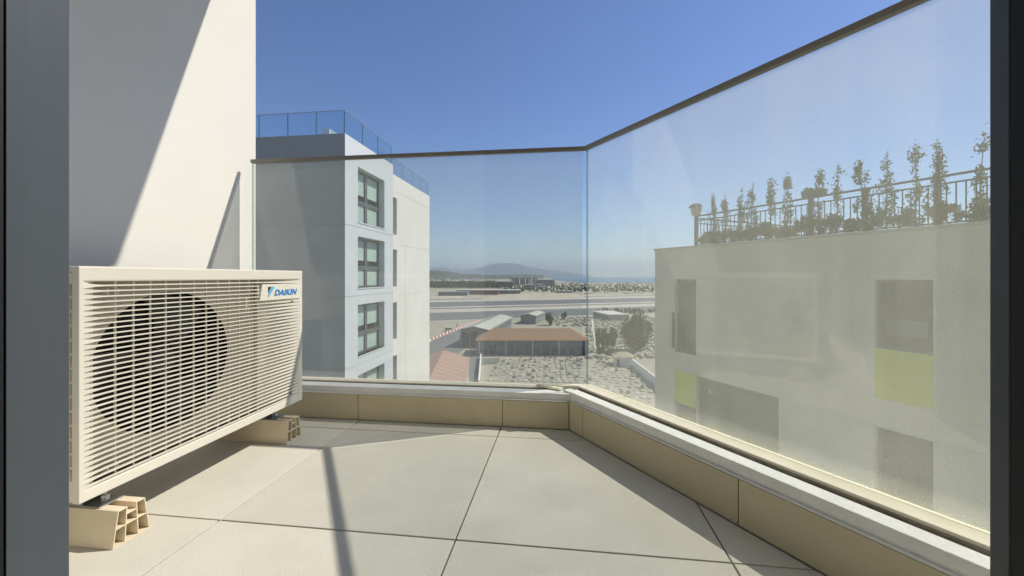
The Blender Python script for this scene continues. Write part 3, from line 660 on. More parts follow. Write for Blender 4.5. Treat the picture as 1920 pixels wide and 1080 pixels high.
pb = Vector(fB.pt(SE, OR, RT-0.0)); pot = thing('flower_pot', 'pale round flower pot with a small plant on the end post of the roof railing', 'flower pot', pb+Vector((0,0,0.021)))
mb = MB(); q = pb+Vector((0,0,0.0215)); mb.tube([q, q+Vector((0,0,0.20)), q+Vector((0,0,0.24))],[0.12,0.17,0.175],20); mb.build('pot', mat('pot_clay',(0.42,0.37,0.32),0.8), pot)
leaves(clumps((q.x,q.y,q.z+0.32), 0.20, 0.09, 400, 12, 0.3), 0.025, 'plant', L_DK, pot)
pbx = fB.pt(1.50, OR, RT+0.022); tr = thing('planter_trough', 'long dark planter trough resting on the roof railing', 'planter', pbx)
q = MB(); fB.prof(q, 1.20, 1.66, [(OR-0.09,RT+0.0215),(OR+0.09,RT+0.0215),(OR+0.13,RT+0.17),(OR-0.13,RT+0.17)]); q.build('trough', M_RLG, tr)
leaves(clumps((pbx[0],pbx[1],RT+0.20), 0.18, 0.05, 240, 10, 0.3), 0.022, 'plant', L_DK, tr)

# ================================================================== ground, runway, sea, hills
M_GROUND = mat('dry_ground', (0.38,0.345,0.255), 0.95, scale=0.02, var=0.12)
M_ASPH = mat('runway_asphalt', (0.155,0.160,0.158), 0.9, scale=0.02, var=0.08)
M_ROAD = mat('road_asphalt', (0.19,0.19,0.185), 0.9, scale=0.05, var=0.08)
M_LINE = mat('white_line', (0.62,0.60,0.55), 0.8)
M_BROWN = mat('rubber_marks', (0.19,0.165,0.145), 0.9, scale=0.02, var=0.15)
M_PALEG = mat('pale_shoulder', (0.46,0.42,0.33), 0.95, scale=0.03, var=0.1)
M_SAND = mat('sand', (0.52,0.45,0.33), 0.95, scale=0.06, var=0.1)
def polar(px, Z): return at_depth(px, HOR, Z)
gp_ = []
for px, Z in ((-9000,30),(-9000,3000),(200,24000),(1010,24000),(1030,9000),(1042,3200),(1062,2050),(1100,1720),(1240,1620),(1500,1500),(3000,1300),(12000,600),(12000,20)):
    q = polar(px, Z); gp_.append((q.x, q.y))
gp_ += [(500,-400),(-500,-400)]
mb = MB(); mb.face([(x,y,ZG) for x,y in gp_]); struct(mb.build('ground', M_GROUND, fix=False))
bmg = bpy.data.objects['ground'].data
if bmg.polygons[0].normal.z < 0: bmg.flip_normals()
M_SEA = mat('sea_water', (0.020,0.075,0.125), 0.25, scale=0.004, var=0.1, bump=0.25, bscale=0.05, spec=0.4)
c0 = polar(1100, 14000)
mb = MB(); mb.box((-27000,-3000,ZG-8),(33000,33000,ZG-1.2)); struct(mb.build('sea', M_SEA))
RD = R(63.6); rdx, rdy = math.sin(RD), math.cos(RD); rnx, rny = -rdy, rdx
def strip(name, y_near, y_far, m, dz, s0=-900, s1=1500, px=805, yn2=None):
    a = on_z(px, y_near); b = on_z(px, y_far); k0 = a.x*rnx+a.y*rny; k1 = b.x*rnx+b.y*rny
    mb = MB(); z = ZG+dz
    mb.face([(rnx*k0+rdx*s0, rny*k0+rdy*s0, z),(rnx*k0+rdx*s1, rny*k0+rdy*s1, z),(rnx*k1+rdx*s1, rny*k1+rdy*s1, z),(rnx*k1+rdx*s0, rny*k1+rdy*s0, z)])
    return struct(mb.build(name, m, fix=False))
strip('runway_shoulder', 603, 559, M_PALEG, 0.03)
strip('runway', 576, 567, M_ASPH, 0.06)
strip('runway', 602, 587, M_ASPH, 0.06)
strip('runway', 580.4, 578.2, M_BROWN, 0.06)
strip('taxiway', 562.5, 561, M_ROAD, 0.06)
for yn, yf, s0, s1 in ((577.3,576.4,60,330),(584.6,583.4,55,190),(584.6,583.4,200,320),(566.2,565.6,-200,900),(603.2,602.5,-200,400)):
    strip('runway_line', yn, yf, M_LINE, 0.10, s0, s1)
# access road beside the long shed
mb = MB(); rp = [(805,693),(862,662),(905,622),(925,604),(912,599),(868,611),(805,641)]
mb.face([tuple(on_z(a,b,ZG+0.04)) for a,b in rp]); struct(mb.build('road', M_ROAD, fix=False))
mb = MB(); mb.face([tuple(on_z(a,b,ZG+0.03)) for a,b in ((880,720),(900,720),(903,668),(896,640),(880,655))]); struct(mb.build('yard', M_ROAD, fix=False))
# sand bank beyond the runway
def ridge(name, pts, m, depth, kind=True, rough=0.0, seg=4):
    """a bank or hill: (px, top row, distance) along its crest, falling to the ground on both sides"""
    mb = MB(); rows = []
    fine = []
    for (a,b) in zip(pts[:-1], pts[1:]):
        for k in range(seg): t = k/seg; fine.append([a[i]+(b[i]-a[i])*t for i in range(3)])
    fine.append(list(pts[-1]))
    for k, (px, py, Z) in enumerate(fine):
        c = at_depth(px, py, Z); h = c.z-ZG; h *= 1+rough*random.uniform(-1,1)
        f = ray(px, HOR); f.normalize(); row = []
        for u, g in ((-1,-0.02),(-0.6,0.35),(-0.3,0.75),(0,1),(0.4,0.7),(1,-0.02)):
            j = 1+rough*random.uniform(-1.2,1.2) if abs(u) < 1 and u else 1
            row.append((c.x+f.x*depth*u, c.y+f.y*depth*u, ZG+h*g*j-0.3*(abs(u) == 1)))
        rows.append(row)
    for a, b in zip(rows[:-1], rows[1:]):
        for k in range(5): mb.face([a[k],b[k],b[k+1],a[k+1]])
    ob = mb.build(name, m, fix=False)
    bm = bmesh.new(); bm.from_mesh(ob.data); bmesh.ops.remove_doubles(bm, verts=bm.verts, dist=0.01); bmesh.ops.recalc_face_normals(bm, faces=bm.faces); bm.to_mesh(ob.data); bm.free()
    return struct(ob)
ridge('sand_bank', [(905,556.5,470),(950,552.2,480),(990,549.8,490),(1030,550.2,500),(1075,550.6,510),(1098,556,520)], M_SAND, 26, rough=0.05)
ridge('sand_bank', [(800,555.5,500),(850,555,500),(895,558.5,500)], M_SAND, 22, rough=0.05)
M_HILL = mat('hill_scrub', (0.075,0.08,0.05), 0.95, scale=0.01, var=0.35)
M_MTN = mat('mountain_rock', (0.13,0.135,0.12), 0.95, scale=0.0006, var=0.2)
ridge('hill', [(700,510,4200),(760,508,4200),(805,507,4200),(838,508.5,4200),(860,512.5,4300),(885,514.5,4500),(930,515.5,5000),(985,514.5,6000),(1020,516.5,7000)], M_HILL, 900, rough=0.06, seg=6)
ridge('mountain', [(660,512,22000),(780,507,22000),(822,502.5,22000),(830,500.5,22000),(842,503.5,22000),(870,506,23000),(900,502,23000),(922,495.5,23000),(945,493.2,23000),(965,494,23000),(985,498.5,23000),(1010,504,23500),(1050,508,24000),(1075,512,24500),(1100,516.5,24500),(1115,518.4,24500)], M_MTN, 2600, rough=0.03, seg=5)

# ================================================================== buildings and things below
M_TERRA = mat('terracotta_roof', (0.42,0.265,0.20), 0.9, scale=0.6, var=0.08, bump=0.3, bscale=6)
M_ORANGE = mat('orange_tin_roof', (0.36,0.215,0.125), 0.85, scale=0.4, var=0.12, stretch=(2,0.3,1))
M_PALER = mat('pale_sheet_roof', (0.55,0.54,0.45), 0.8, scale=0.5, var=0.07)
M_GREYB = mat('grey_block_wall', (0.24,0.25,0.25), 0.9, scale=0.3, var=0.15)
M_LIGHTB = mat('light_wall', (0.60,0.58,0.51), 0.9, scale=0.3, var=0.07)
M_DOOR = mat('dark_door', (0.06,0.065,0.07), 0.8)
def gable(name, label, c, dr, half, length, he, hr, roofm, wallm, openings=0, hip=0.0, cat='building'):
    """c: middle of the near end at ground, dr: plan direction of the ridge"""
    d = Vector((dr[0],dr[1],0)).normalized(); n = Vector((d.y,-d.x,0)); c = Vector((c[0],c[1],ZG))
    t = thing(name, label, cat, c); up = Vector((0,0,1)); P_ = lambda a,b,z: c+d*a+n*b+up*z
    mb = MB(); lo = [P_(0,-half,0),P_(0,half,0),P_(length,half,0),P_(length,-half,0)]; hi = [p_+up*he for p_ in lo]
    for k in range(4): k2 = (k+1)%4; mb.face([lo[k],lo[k2],hi[k2],hi[k]])
    if not hip:
        mb.face([hi[0],hi[1],P_(0,0,hr)]); mb.face([hi[2],hi[3],P_(length,0,hr)])
    mb.build('wall', wallm, t)
    e, th = 0.45, 0.12; k = (hr-he)/half; ze = he-k*e
    r0, r1 = (hip, length-hip) if hip else (-e, length+e)
    for sg in (-1, 1):
        q = [P_(-e,sg*(half+e),ze+0.02),P_(length+e,sg*(half+e),ze+0.02),P_(r1,0,hr+0.02),P_(r0,0,hr+0.02)]
        m_ = MB(); m_.hexa(q, [p_+up*th for p_ in q]); rf = m_.build('roof', roofm, t)
        if not hip:
            nb = max(3, int(length/3.0))
            for i in range(nb+1):
                a = -e+(length+2*e)*i/nb; m2 = MB(); w_ = 0.06
                q2 = [P_(a-w_,sg*(half+e),ze+0.02+th),P_(a+w_,sg*(half+e),ze+0.02+th),P_(a+w_,0.02*sg,hr+0.02+th),P_(a-w_,0.02*sg,hr+0.02+th)]
                m2.hexa(q2,[p_+up*(0.03 if roofm is M_TERRA else 0.07) for p_ in q2]); m2.build('rib', roofm, rf)
    if hip:
        for a_, r_ in ((-e, r0), (length+e, r1)):
            q = [P_(a_,-half-e,ze+0.02),P_(a_,half+e,ze+0.02),P_(r_,0,hr+0.02)]; m_ = MB(); m_.hexa(q,[p_+up*th for p_ in q]); m_.build('roof', roofm, t)
    return t, P_
def plan(px, py): q = on_z(px, py); return q
# near terracotta gable house
q1 = at_depth(880, 673, 97.4); dn = Vector((-math.sin(R(11.6)), math.cos(R(11.6)), 0)); nn = Vector((dn.y,-dn.x,0))
c = q1-nn*6.2-dn*34; gable('gabled_house', 'terracotta roofed house close below, cut off by the back upstand', (c.x,c.y), dn, 5.8, 33.6, q1.z-ZG+0.2, q1.z-ZG+2.1, M_TERRA, M_LIGHTB)
# long pale roofed shed
a = plan(863,651); b_ = plan(916,651); c = (a+b_)/2; ds = Vector((math.sin(R(3.2)), math.cos(R(3.2)),0))
sh, PS = gable('long_shed', 'long open shed with pale ribbed metal roof behind the orange roof', (c.x,c.y), ds, 5.0, 46, 6.2, 7.3, M_PALER, M_GREYB)
for b0, b1, h0 in ((-4.6,-1.9,5.2),(-1.5,1.4,5.6),(1.8,4.6,5.2)):
    m_ = MB(); q = [PS(-0.06,b0,0),PS(-0.06,b1,0),PS(-0.06,b1,h0),PS(-0.06,b0,h0)]; m_.hexa(q,[p_+ds*0.05 for p_ in q]); m_.build('door', M_DOOR, sh)
for k in range(8):
    m_ = MB(); a0 = 3+k*5.4; q = [PS(a0,5.0,3.2),PS(a0+2.4,5.0,3.2),PS(a0+2.4,5.0,5.0),PS(a0,5.0,5.0)]; nn2 = Vector((ds.y,-ds.x,0)); m_.hexa(q,[p_+nn2*0.06 for p_ in q]); m_.build('window', M_DOOR, sh)
# small gabled store
a = plan(976,607.5); b_ = plan(1005,607.5); c = (a+b_)/2; d3 = Vector((math.sin(R(9)), math.cos(R(9)),0))
st, PT = gable('gabled_store', 'small grey ended store with pale roof beside an olive tree', (c.x,c.y), d3, (b_-a).length/2, 22, 4.4, 5.3, M_PALER, M_GREYB)
# orange roofed building, lying across
a = plan(893,667); b_ = plan(1104,667); dd = (b_-a).normalized(); nb = Vector((-dd.y,dd.x,0)); c = a+nb*5.2
og, PO = gable('hip_roofed_building', 'long dark fronted building with orange hipped roof', (c.x,c.y), dd, 5.0, (b_-a).length, 5.0, 7.9, M_ORANGE, M_GREYB, hip=5.2)
Lb = (b_-a).length
for k in range(13):                # posts and dark bays along the shaded front
    a0 = 1.0+k*(Lb-2)/12
    m_ = MB(); q = [PO(a0-0.15,5.0,0),PO(a0+0.15,5.0,0),PO(a0+0.15,5.0,4.75),PO(a0-0.15,5.0,4.75)]; m_.hexa(q,[p_-nb*0.3 for p_ in q]); m_.build('post', M_LIGHTB if k % 3 == 0 else M_GREYB, og)
    if k < 12:
        m_ = MB(); q = [PO(a0+0.4,5.0,0.2),PO(a0+(Lb-2)/12-0.4,5.0,0.2),PO(a0+(Lb-2)/12-0.4,5.0,2.6+0.5*(k%2)),PO(a0+0.4,5.0,2.6+0.5*(k%2))]; m_.hexa(q,[p_-nb*0.06 for p_ in q]); m_.build('bay', mat('dim_bay',(0.15,0.155,0.155),0.9,var=0.2), og)
# flat roofed long building
a = plan(1112,594); b_ = plan(1142,602); d4 = (b_-a).normalized(); n4 = Vector((-d4.y,d4.x,0)); fl = thing('flat_roofed_building', 'low flat white roofed building beyond the graves', 'building', a)
L4 = (b_-a).length
for nm, ex, z0, z1, m_ in (('wall',0,0,3.4,M_GREYB),('roof',0.4,3.401,3.7,M_LIGHTB)):
    q = MB(); q.hexa([tuple(a+d4*(-ex)+n4*(-ex)+Vector((0,0,z0))),tuple(a+d4*(L4+ex)-n4*ex+Vector((0,0,z0))),tuple(a+d4*(L4+ex)+n4*(12+ex)+Vector((0,0,z0))),tuple(a-d4*ex+n4*(12+ex)+Vector((0,0,z0)))],
                      [tuple(a+d4*(-ex)+n4*(-ex)+Vector((0,0,z1))),tuple(a+d4*(L4+ex)-n4*ex+Vector((0,0,z1))),tuple(a+d4*(L4+ex)+n4*(12+ex)+Vector((0,0,z1))),tuple(a-d4*ex+n4*(12+ex)+Vector((0,0,z1)))]); q.build(nm, m_, fl)
for k in range(9):
    a0 = 1+k*(L4-2)/9; q = MB(); p0 = a+d4*a0-n4*0.04+Vector((0,0,1.0)); q.hexa([p0,p0+d4*1.6,p0+d4*1.6+Vector((0,0,1.5)),p0+Vector((0,0,1.5))],[x+n4*0.03 for x in (p0,p0+d4*1.6,p0+d4*1.6+Vector((0,0,1.5)),p0+Vector((0,0,1.5)))]); q.build('window', M_DOOR, fl)
# white hut with tan roof and the cemetery wall
a = plan(1160,687); b_ = plan(1184,688); d5 = (b_-a).normalized(); n5 = Vector((-d5.y,d5.x,0)); c = a+n5*2.0
M_TAN = mat('tan_roof', (0.46,0.37,0.25), 0.9, scale=0.5, var=0.06)
hu, PH = gable('cemetery_hut', 'small white hut with tan hipped roof at the end of the cemetery wall', (c.x-d5.x*1.3,c.y-d5.y*1.3), d5, 1.9, (b_-a).length+1.6, 2.7, 3.7, M_TAN, M_WALL, hip=1.6)
m_ = MB(); q = [PH(0.8,1.9,0),PH(1.6,1.9,0),PH(1.6,1.9,2.0),PH(0.8,1.9,2.0)]; m_.hexa(q,[p_-n5*0.05 for p_ in q]); m_.build('door', M_DOOR, hu)
def garden_wall(name, label, pts, h, m, th=0.3):
    t = thing(name, label, 'wall', plan(*pts[0]))
    for p_, q_ in zip(pts[:-1], pts[1:]):
        a, b = plan(*p_), plan(*q_); d = (b-a).normalized(); n = Vector((-d.y,d.x,0)); fr = Frame((a.x,a.y), (d.x,d.y), (n.x,n.y)); L_ = (b-a).length
        mb = MB(); fr.box(mb, 0, L_, -th/2, th/2, ZG, ZG+h); mb.build('wall_panel', m, t)
        mb = MB(); fr.box(mb, 0, L_, -th/2-0.06, th/2+0.06, ZG+h+0.002, ZG+h+0.1); mb.build('coping', m, t)
garden_wall('cemetery_wall', 'white cemetery wall running from the hut down to the right', [(1186,689),(1262,752)], 2.2, M_WALL)
garden_wall('boundary_wall', 'thin white boundary wall along the left side of the cemetery', [(902,672),(898,726)], 1.4, M_WALL, 0.25)
garden_wall('end_wall', 'pale low wall in front of the orange roofed building', [(903,683),(936,682)], 1.7, M_LIGHTB, 0.3)

# graves: nearer ones singly, the far field as one mass
M_STONE = mat('grave_stone', (0.37,0.34,0.27), 0.85, scale=1.5, var=0.2)
M_STONE2 = mat('grave_marble', (0.44,0.41,0.34), 0.7, scale=1.5, var=0.15)
def grave_mesh(k):
    mb = MB(); L_, W_ = 2.1, 1.1; h = (0.15,0.20,0.11,0.18)[k % 4]
    mb.box((-W_/2,-L_/2,0),(W_/2,L_/2,h)); 
    mb.hexa([(-W_/2+.1,-L_/2+.1,h+.001),(W_/2-.1,-L_/2+.1,h+.001),(W_/2-.1,L_/2-.1,h+.001),(-W_/2+.1,L_/2-.1,h+.001)],[(-W_/2+.16,-L_/2+.16,h+.10),(W_/2-.16,-L_/2+.16,h+.10),(W_/2-.16,L_/2-.16,h+.13),(-W_/2+.16,L_/2-.16,h+.13)])
    if k % 2: mb.box((-W_/2+.1,L_/2-.22,h+.02),(W_/2-.1,L_/2-.04,h+.75))
    if k == 3: mb.box((-.07,L_/2-.18,h+.751),(.07,L_/2-.08,h+1.25)); mb.box((-.26,L_/2-.175,h+.93),(.26,L_/2-.085,h+1.06))
    return mb.mesh('grave', M_STONE2 if k % 3 == 0 else M_STONE)
GM = [grave_mesh(k) for k in range(4)]
GL = ['pale grave with raised slab', 'stone grave with upright headstone', 'low worn grave slab', 'stone grave with a cross headstone']
cand = []
def rows_of_graves(corner_px, across_px, dirdeg, nr, nc, sx, sy, keep, where):
    o_ = plan(*corner_px); a = R(dirdeg); u = Vector((math.cos(a),math.sin(a),0)); v = Vector((-math.sin(a),math.cos(a),0))
    for i in range(nr):
        for j in range(nc):
            p_ = o_+u*(j*sx+random.uniform(-.25,.25))+v*(i*sy+random.uniform(-.2,.2))
            Z = -p_.x*SN+p_.y*CS; X = p_.x*CS+p_.y*SN
            if Z < 20: continue
            px = 960+FPX*X/Z; py = HOR+FPX*25/Z
            if keep(px, py) and random.random() < 0.9: cand.append((p_, a+random.gauss(0,0.06), px, py, where))
rows_of_graves((905,735), None, 2, 24, 30, 1.5, 2.5, lambda x,y: 906 < x < 1092 and 673 < y < 717, 'left')
rows_of_graves((1030,800), None, -14, 40, 48, 1.5, 2.5, lambda x,y: 1099 < x < 1232 and 670 < y < 740+(x-1100)*0.5 and y-688 > (x-1190)*0.80 and not (1148 < x < 1190 and y < 693), 'right')
cand.sort(key=lambda q: -q[3])
for p_, a, px, py, wh in cand[:290]:
    k = random.choice((0,0,0,0,1,2,2,2,2,2,2,3)); ob = link('grave', GM[k], loc=p_); ob.rotation_euler = (0,0,a); s_ = random.uniform(0.85,1.1); ob.scale = (s_, s_, random.uniform(0.8,1.2))
    tag(ob, GL[k]+(' in the plot before the orange roof' if wh == 'left' else ' in the plot below the right pane'), 'grave', 'graves in the cemetery')
def far_stones(name, label, pts):
    mb = MB()
    for p_ in pts:
        w_, l_, h = random.uniform(.3,.6), random.uniform(.6,1.2), random.uniform(.25,1.0); a = random.uniform(-.3,.3); c_, s_ = math.cos(a), math.sin(a)
        q = [(p_.x+x*c_-y*s_, p_.y+x*s_+y*c_, ZG) for x,y in ((-w_,-l_),(w_,-l_),(w_,l_),(-w_,l_))]
        mb.hexa(q, [(x,y,ZG+h) for x,y,z in q])
    ob = mb.build(name, M_STONE2, fix=False); ob['kind'] = 'stuff'; ob['label'] = label; ob['category'] = 'graves'; return ob
pts = [q[0] for q in cand[290:]]
for k in range(1500):
    px = random.uniform(1040,1232); py = random.uniform(594,672)
    if px < 1100 and py > 612: continue
    pts.append(plan(px, py))
far_stones('grave_field', 'far field of pale gravestones stretching to the runway', pts)

# trees
def tree(name, label, px, py, h, cr, m, cyl=0.5, n=2600, k=34, lf=0.22, group=None, trunk=0.25):
    b = plan(px, py); t = thing(name, label, 'tree', b, group)
    mb = MB(); w = Vector((random.uniform(-.2,.2),random.uniform(-.2,.2),0)); mb.tube([b,b+w+Vector((0,0,h*0.35)),b+w*1.5+Vector((0,0,h*0.8))],[trunk,trunk*0.7,trunk*0.2],8); tr_ = mb.build('trunk', M_BARK, t)
    for i in range(5):
        a = random.uniform(0,6.28); z = h*random.uniform(0.3,0.6); mb = MB(); mb.tube([b+w+Vector((0,0,z)), b+w+Vector((cr*0.6*math.cos(a),cr*0.6*math.sin(a),z+h*0.18))],[trunk*0.35,trunk*0.1],6); mb.build('limb', M_BARK, tr_)
    leaves(clumps((b.x,b.y,b.z+h*(1-cyl/2)), cr, h*cyl*0.52, n, k, 0.45), lf, 'crown', m, t)
    return t
tree('evergreen_tree', 'large dark round evergreen tree among the graves', 1193, 661, 12.8, 4.2, L_DKT, 0.88, 9000, 80, 0.42, trunk=0.3)
tree('olive_tree', 'olive green bushy tree beside the small grey store', 1030, 610, 6.6, 2.2, L_OL, 0.9, 2200, 26, 0.28)
tree('small_tree', 'small dark tree standing alone in the far grave field', 1058, 600, 4.6, 1.6, L_FAR, 0.8, 900, 16, 0.25)
for px, py, h, w_ in ((1122,664,8.6,'leftmost'),(1132,662,8.0,'second from left'),(1141,664,7.4,'third from left'),(1150,660,8.2,'rightmost')):
    tree('thin_tree', f'thin dark tree by the cemetery edge, {w_} of the four', px, py, h, 1.35, L_FAR, 0.75, 1500, 22, 0.30, 'thin trees by the cemetery edge', 0.14)
for px, py, w_ in ((1128,667,'left'),(1140,668,'right')):
    b = plan(px,py); t = thing('hedge_bush', f'low dark hedge bush under the thin trees, the {w_} one', 'bush', b, 'hedge bushes under the thin trees'); mb = MB(); mb.tube([b,b+Vector((0,0,1.0))],[0.1,0.05],6); mb.build('stem', M_BARK, t)
    leaves(clumps((b.x,b.y,b.z+1.2), 1.5, 1.2, 900, 18, 0.3), 0.22, 'crown', L_FAR, t)
for px, py, h, nm in ((864,648,4.6,'pale bare tree by the left corner of the long shed'),(893,650,4.4,'pale bare tree between the shed and the orange roof')):
    b = plan(px,py); t = thing('bare_tree', nm, 'tree', b, None); M_PB = mat('pale_bark',(0.46,0.43,0.37),0.9)
    mb = MB(); mb.tube([b,b+Vector((0.1,0,h*0.4)),b+Vector((0,0.1,h))],[0.2,0.16,0.06],7); tr_ = mb.build('trunk', M_PB, t)
    for i in range(7):
        a = random.uniform(0,6.28); z = h*random.uniform(0.35,0.7); mb = MB(); mb.tube([b+Vector((0.05,0,z)),b+Vector((1.0*math.cos(a),1.0*math.sin(a),z+h*0.35))],[0.09,0.03],6); mb.build('limb', M_PB, tr_)

# red and white barriers along the road, van, person
M_RED = mat('barrier_red', (0.50,0.10,0.07), 0.6); M_BWH = mat('barrier_white', (0.80,0.78,0.74), 0.6)
path = [(806,640),(828,630),(850,621),(870,613),(890,605.5),(912,599)]
pp = [plan(*q) for q in path]; seg = []; 
for a, b in zip(pp[:-1], pp[1:]):
    n_ = max(1, int((b-a).length/1.95)); seg += [a.lerp(b, k/n_) for k in range(n_)]
def barrier_mesh(m):
    mb = MB(); prof = [(-0.32,0),(0.32,0),(0.26,0.25),(0.10,0.5),(0.08,1.0),(-0.08,1.0),(-0.10,0.5),(-0.26,0.25)]
    mb.hexa([(-0.95,a,b) for a,b in prof], [(0.95,a,b) for a,b in prof]); return mb.mesh('traffic_barrier', m)
BM_ = (barrier_mesh(M_BWH), barrier_mesh(M_RED))
for k in range(len(seg)-1):
    ob = link('traffic_barrier', BM_[k % 2], loc=seg[k]); d = seg[k+1]-seg[k]; ob.rotation_euler = (0,0,math.atan2(d.y,d.x))
    tag(ob, ('white' if k % 2 == 0 else 'red')+' plastic road barrier in the red and white line beside the road', 'barrier', 'red and white barriers along the road')
vp = plan(842,621); va = R(20); van = thing('service_van', 'white and yellow service van parked beside the barrier line', 'van', vp)
M_VAN = mat('van_white',(0.74,0.73,0.62),0.35,var=0.02,coat=0.3); M_YEL = mat('van_yellow',(0.62,0.50,0.05),0.4,var=0.02); M_TYRE = mat('tyre',(0.02,0.02,0.02),0.8); M_VGL = mat('van_glass',(0.03,0.04,0.045),0.1)
def vpt(x,y,z): return (vp.x+x*math.cos(va)-y*math.sin(va), vp.y+x*math.sin(va)+y*math.cos(va), ZG+0.045+z)
mb = MB(); prof = [(-2.1,0.35),(2.1,0.35),(2.2,0.9),(1.45,1.1),(0.95,1.75),(-1.95,1.85),(-2.15,1.0)]
mb.hexa([vpt(x,-0.9,z) for x,z in prof],[vpt(x,0.9,z) for x,z in prof]); mb.build('body', M_VAN, van, bevel=0.05)
for sy in (-1,1):
    mb = MB(); q = [(-2.12,0.6),(2.1,0.6),(2.1,0.8),(-2.12,0.8)]; mb.hexa([vpt(x,sy*0.905,z) for x,z in q],[vpt(x,sy*0.915,z) for x,z in q]); mb.build('stripe', M_YEL, van)
    mb = MB(); q = [(-1.7,1.15),(1.2,1.15),(0.85,1.62),(-1.7,1.66)]; mb.hexa([vpt(x,sy*0.905,z) for x,z in q],[vpt(x,sy*0.912,z) for x,z in q]); mb.build('window', M_VGL, van)
    for x in (-1.35,1.35):
        mb = MB(); mb.tube([vpt(x,sy*0.75,0.32),vpt(x,sy*0.95,0.32)],0.32,14); mb.build('wheel', M_TYRE, van)
mb = MB(); mb.box((0,0,0),(0.01,0.01,0.01)); 
mb = MB(); q = [vpt(1.42,-0.75,1.15),vpt(1.42,0.75,1.15),vpt(1.0,0.7,1.70),vpt(1.0,-0.7,1.70)]; mb.hexa(q,[(a+0.03*math.cos(va),b+0.03*math.sin(va),c_+0.02) for a,b,c_ in q]); mb.build('windscreen', M_VGL, van)
def person(px, py, label):
    b = plan(px, py); me = bpy.data.meshes.new('person')
    V = [(0,0,0.95),(0,0,1.2),(0,0,1.42),(0,0.01,1.52),(0,0.02,1.64),(0,0.02,1.76),(-0.19,0,1.40),(-0.25,0.02,1.12),(-0.24,0.10,0.88),(0.19,0,1.40),(0.25,0.02,1.12),(0.24,0.08,0.88),(-0.10,0,0.90),(-0.12,0.02,0.50),(-0.12,-0.03,0.08),(-0.12,0.10,0.04),(0.10,0,0.90),(0.13,0.06,0.50),(0.13,0.10,0.08),(0.13,0.22,0.04)]
    Ed = [(0,1),(1,2),(2,3),(3,4),(4,5),(2,6),(6,7),(7,8),(2,9),(9,10),(10,11),(0,12),(12,13),(13,14),(14,15),(0,16),(16,17),(17,18),(18,19)]
    me.from_pydata(V, Ed, []); ob = link('person', me, loc=b+Vector((0,0,0.04)))
    me.materials.append(mat('dark_clothes',(0.04,0.04,0.05),0.9))
    sk = ob.modifiers.new('skin','SKIN'); rr = {0:.15,1:.15,2:.15,3:.06,4:.10,5:.07,6:.06,7:.05,8:.04,9:.06,10:.05,11:.04,12:.09,13:.065,14:.045,15:.04,16:.09,17:.065,18:.045,19:.04}
    for i, v in enumerate(me.skin_vertices[0].data): v.radius = (rr[i],rr[i]*0.8); v.use_root = (i == 0)
    ob.modifiers.new('smooth','SUBSURF').levels = 1; tag(ob, label, 'person')
person(857, 613.5, 'person in dark clothes standing by the barrier line near the van')

# airport, far buildings, woods
M_FARW = mat('far_wall', (0.60,0.58,0.53), 0.9, scale=0.05, var=0.05); M_FARG = mat('far_grey', (0.20,0.22,0.235), 0.9, scale=0.05, var=0.1); M_FARR = mat('far_red', (0.34,0.15,0.12), 0.9); M_GLZ = mat('far_glazing', (0.05,0.065,0.075), 0.3)
def far_block(px0, px1, ytop, ybase, m, name, label, roof=M_FARW, depth=14, group=None, bands=0):
    Z = FPX*25/(ybase-HOR); a = at_depth(px0, ybase, Z); b = at_depth(px1, ybase, Z); d = (b-a).normalized(); n = Vector((-d.y,d.x,0)); h = (ybase-ytop)/FPX*Z; L_ = (b-a).length
    t = thing(name, label, 'building', Vector((a.x,a.y,ZG)), group); fr = Frame((a.x,a.y),(d.x,d.y),(n.x,n.y))
    q = MB(); fr.box(q, 0, L_, 0, depth, ZG, ZG+h*0.9); q.build('wall', m, t)
    q = MB(); fr.box(q, -0.6, L_+0.6, -1.0, depth+0.6, ZG+h*0.9+0.01, ZG+h); q.build('roof', roof, t)
    for k in range(bands):
        z0 = ZG+h*0.9*(k+0.35)/bands; nw = max(2, min(14, int(L_/5)))
        for j in range(nw):
            q = MB(); fr.box(q, L_*(j+0.15)/nw, L_*(j+0.85)/nw, -0.12, -0.02, z0, z0+h*0.9*0.4/bands); q.build('window', M_GLZ, t)
    return t
far_block(822,876,547.5,554.5,M_FARG,'hangar','long dark low hangar at the left end of the airport',M_FARG,30,bands=1)
far_block(856,935,543.5,552.5,M_FARR,'terminal_building','reddish low terminal front with thin pale roof beyond the runway',M_FARW,30,bands=1)
far_block(934,976,543.6,551,M_FARG,'terminal_building','grey glazed terminal wing with white roof beyond the runway',M_FARW,30,bands=1)
far_block(930,962,527.2,538,M_GLZ,'office_block','dark glazed office block with white flat roof behind the terminal',M_FARW,40,bands=2)
far_block(1006,1040,524,536,M_FARG,'office_block','wide grey stepped building with white roof line by the shore',M_FARW,40,bands=3)
far_block(1008,1020,532,541,M_FARW,'white_building','small white building in front of the stepped one',M_FARW,20,bands=2)
far_block(1042,1073,545.2,549.2,M_FARW,'low_shed','cream low shed at the top of the sand bank',M_FARW,12,bands=1)
far_block(982,1002,533.5,543,M_FARG,'grey_building','grey building with pale roof right of the terminal',M_FARW,20,bands=2)
for k in range(14):
    px = 956+k*3.8+random.uniform(-1,1); yt = random.uniform(518.6,522.5)
    far_block(px, px+random.uniform(2.5,4.5), yt, 533+random.uniform(-1,2.5), random.choice((M_FARG,M_FARG,M_FARW)), 'apartment_tower', 'grey apartment tower in the crowded far town row', M_FARG, 18, 'apartment towers of the far town', bands=3)
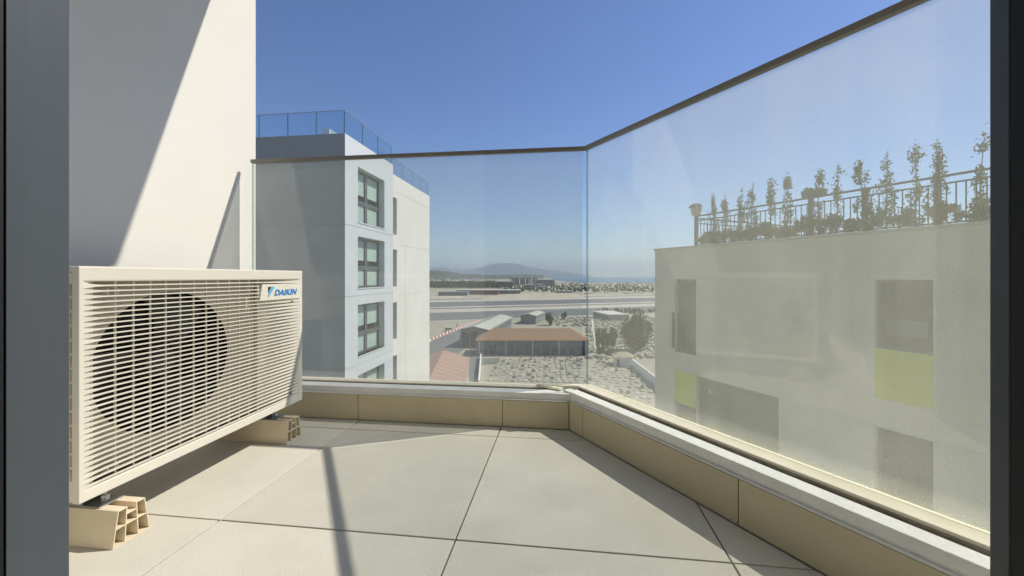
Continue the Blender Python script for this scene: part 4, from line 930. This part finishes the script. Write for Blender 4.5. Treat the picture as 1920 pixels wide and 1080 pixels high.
for k in range(26):
    px = random.uniform(806,925); yb = random.uniform(522.6,526.2); far_block(px, px+random.uniform(2,5), yb-random.uniform(2.4,4.6), yb, M_FARW, 'hillside_house', 'white house of the far town on the hillside above the trees', random.choice((M_FARW,M_FARR)), 12, 'white houses of the far hillside town')
for k in range(13):
    px = 1052+k*13+random.uniform(-4,4); yb = random.uniform(538.5,542.5); far_block(px, px+random.uniform(5,10), yb-random.uniform(1.6,3), yb, M_FARW, 'shore_shed', 'low white shed in the row near the shore', M_FARW, 12, 'white sheds near the shore')
for k in range(12):
    px = 1100+k*11+random.uniform(-4,4); yb = random.uniform(546,551); far_block(px, px+random.uniform(4,12), yb-random.uniform(1.2,2.2), yb, random.choice((M_FARW,M_FARG)), 'far_shed', 'small low shed between the shore and the runway', M_FARW, 10, 'small sheds beyond the runway')
def wood(name, label, px0, px1, y0, y1, h, n, size, m):
    pts = []
    for k in range(n):
        px = random.uniform(px0,px1); py = random.uniform(y0,y1); b = plan(px,py); hh = h*random.uniform(0.5,1.1); r = hh*0.3
        q = rng.normal(size=(26,3)); q /= np.linalg.norm(q,axis=1)[:,None]; pts.append(np.array(b)+np.array([0,0,hh*0.55])+q*np.array([r,r,hh*0.45])*rng.uniform(.6,1,size=(26,1)))
    ob = leaves(np.concatenate(pts), size, name, m); ob['kind'] = 'stuff'; ob['label'] = label; ob['category'] = 'trees'; return ob
wood('woodland', 'dense belt of green trees beyond the airport', 795, 935, 535.5, 541, 15, 420, 2.6, L_FAR)
wood('woodland', 'scrub and trees between the far town and the shore', 935, 1240, 530.8, 548, 4.5, 900, 1.3, L_FAR)
wood('woodland', 'scrub along the near edge of the runway by the graves', 1120, 1240, 583, 590, 2.6, 70, 0.7, L_FAR)

# ================================================================== air
hz = bpy.data.materials.new('haze'); hz.use_nodes = True; t = hz.node_tree; t.nodes.remove(t.nodes['Principled BSDF'])
pv = t.nodes.new('ShaderNodeVolumePrincipled'); pv.inputs['Color'].default_value = (0.68,0.82,1.0,1); pv.inputs['Density'].default_value = 6.0e-5; pv.inputs['Anisotropy'].default_value = 0.2
t.links.new(pv.outputs[0], t.nodes['Material Output'].inputs['Volume'])
mb = MB(); mb.box((-28000,-4000,ZG-10),(34000,34000,900)); h = mb.build('haze', hz); h['kind'] = 'stuff'; h['label'] = 'thin pale haze in the air over land and sea'
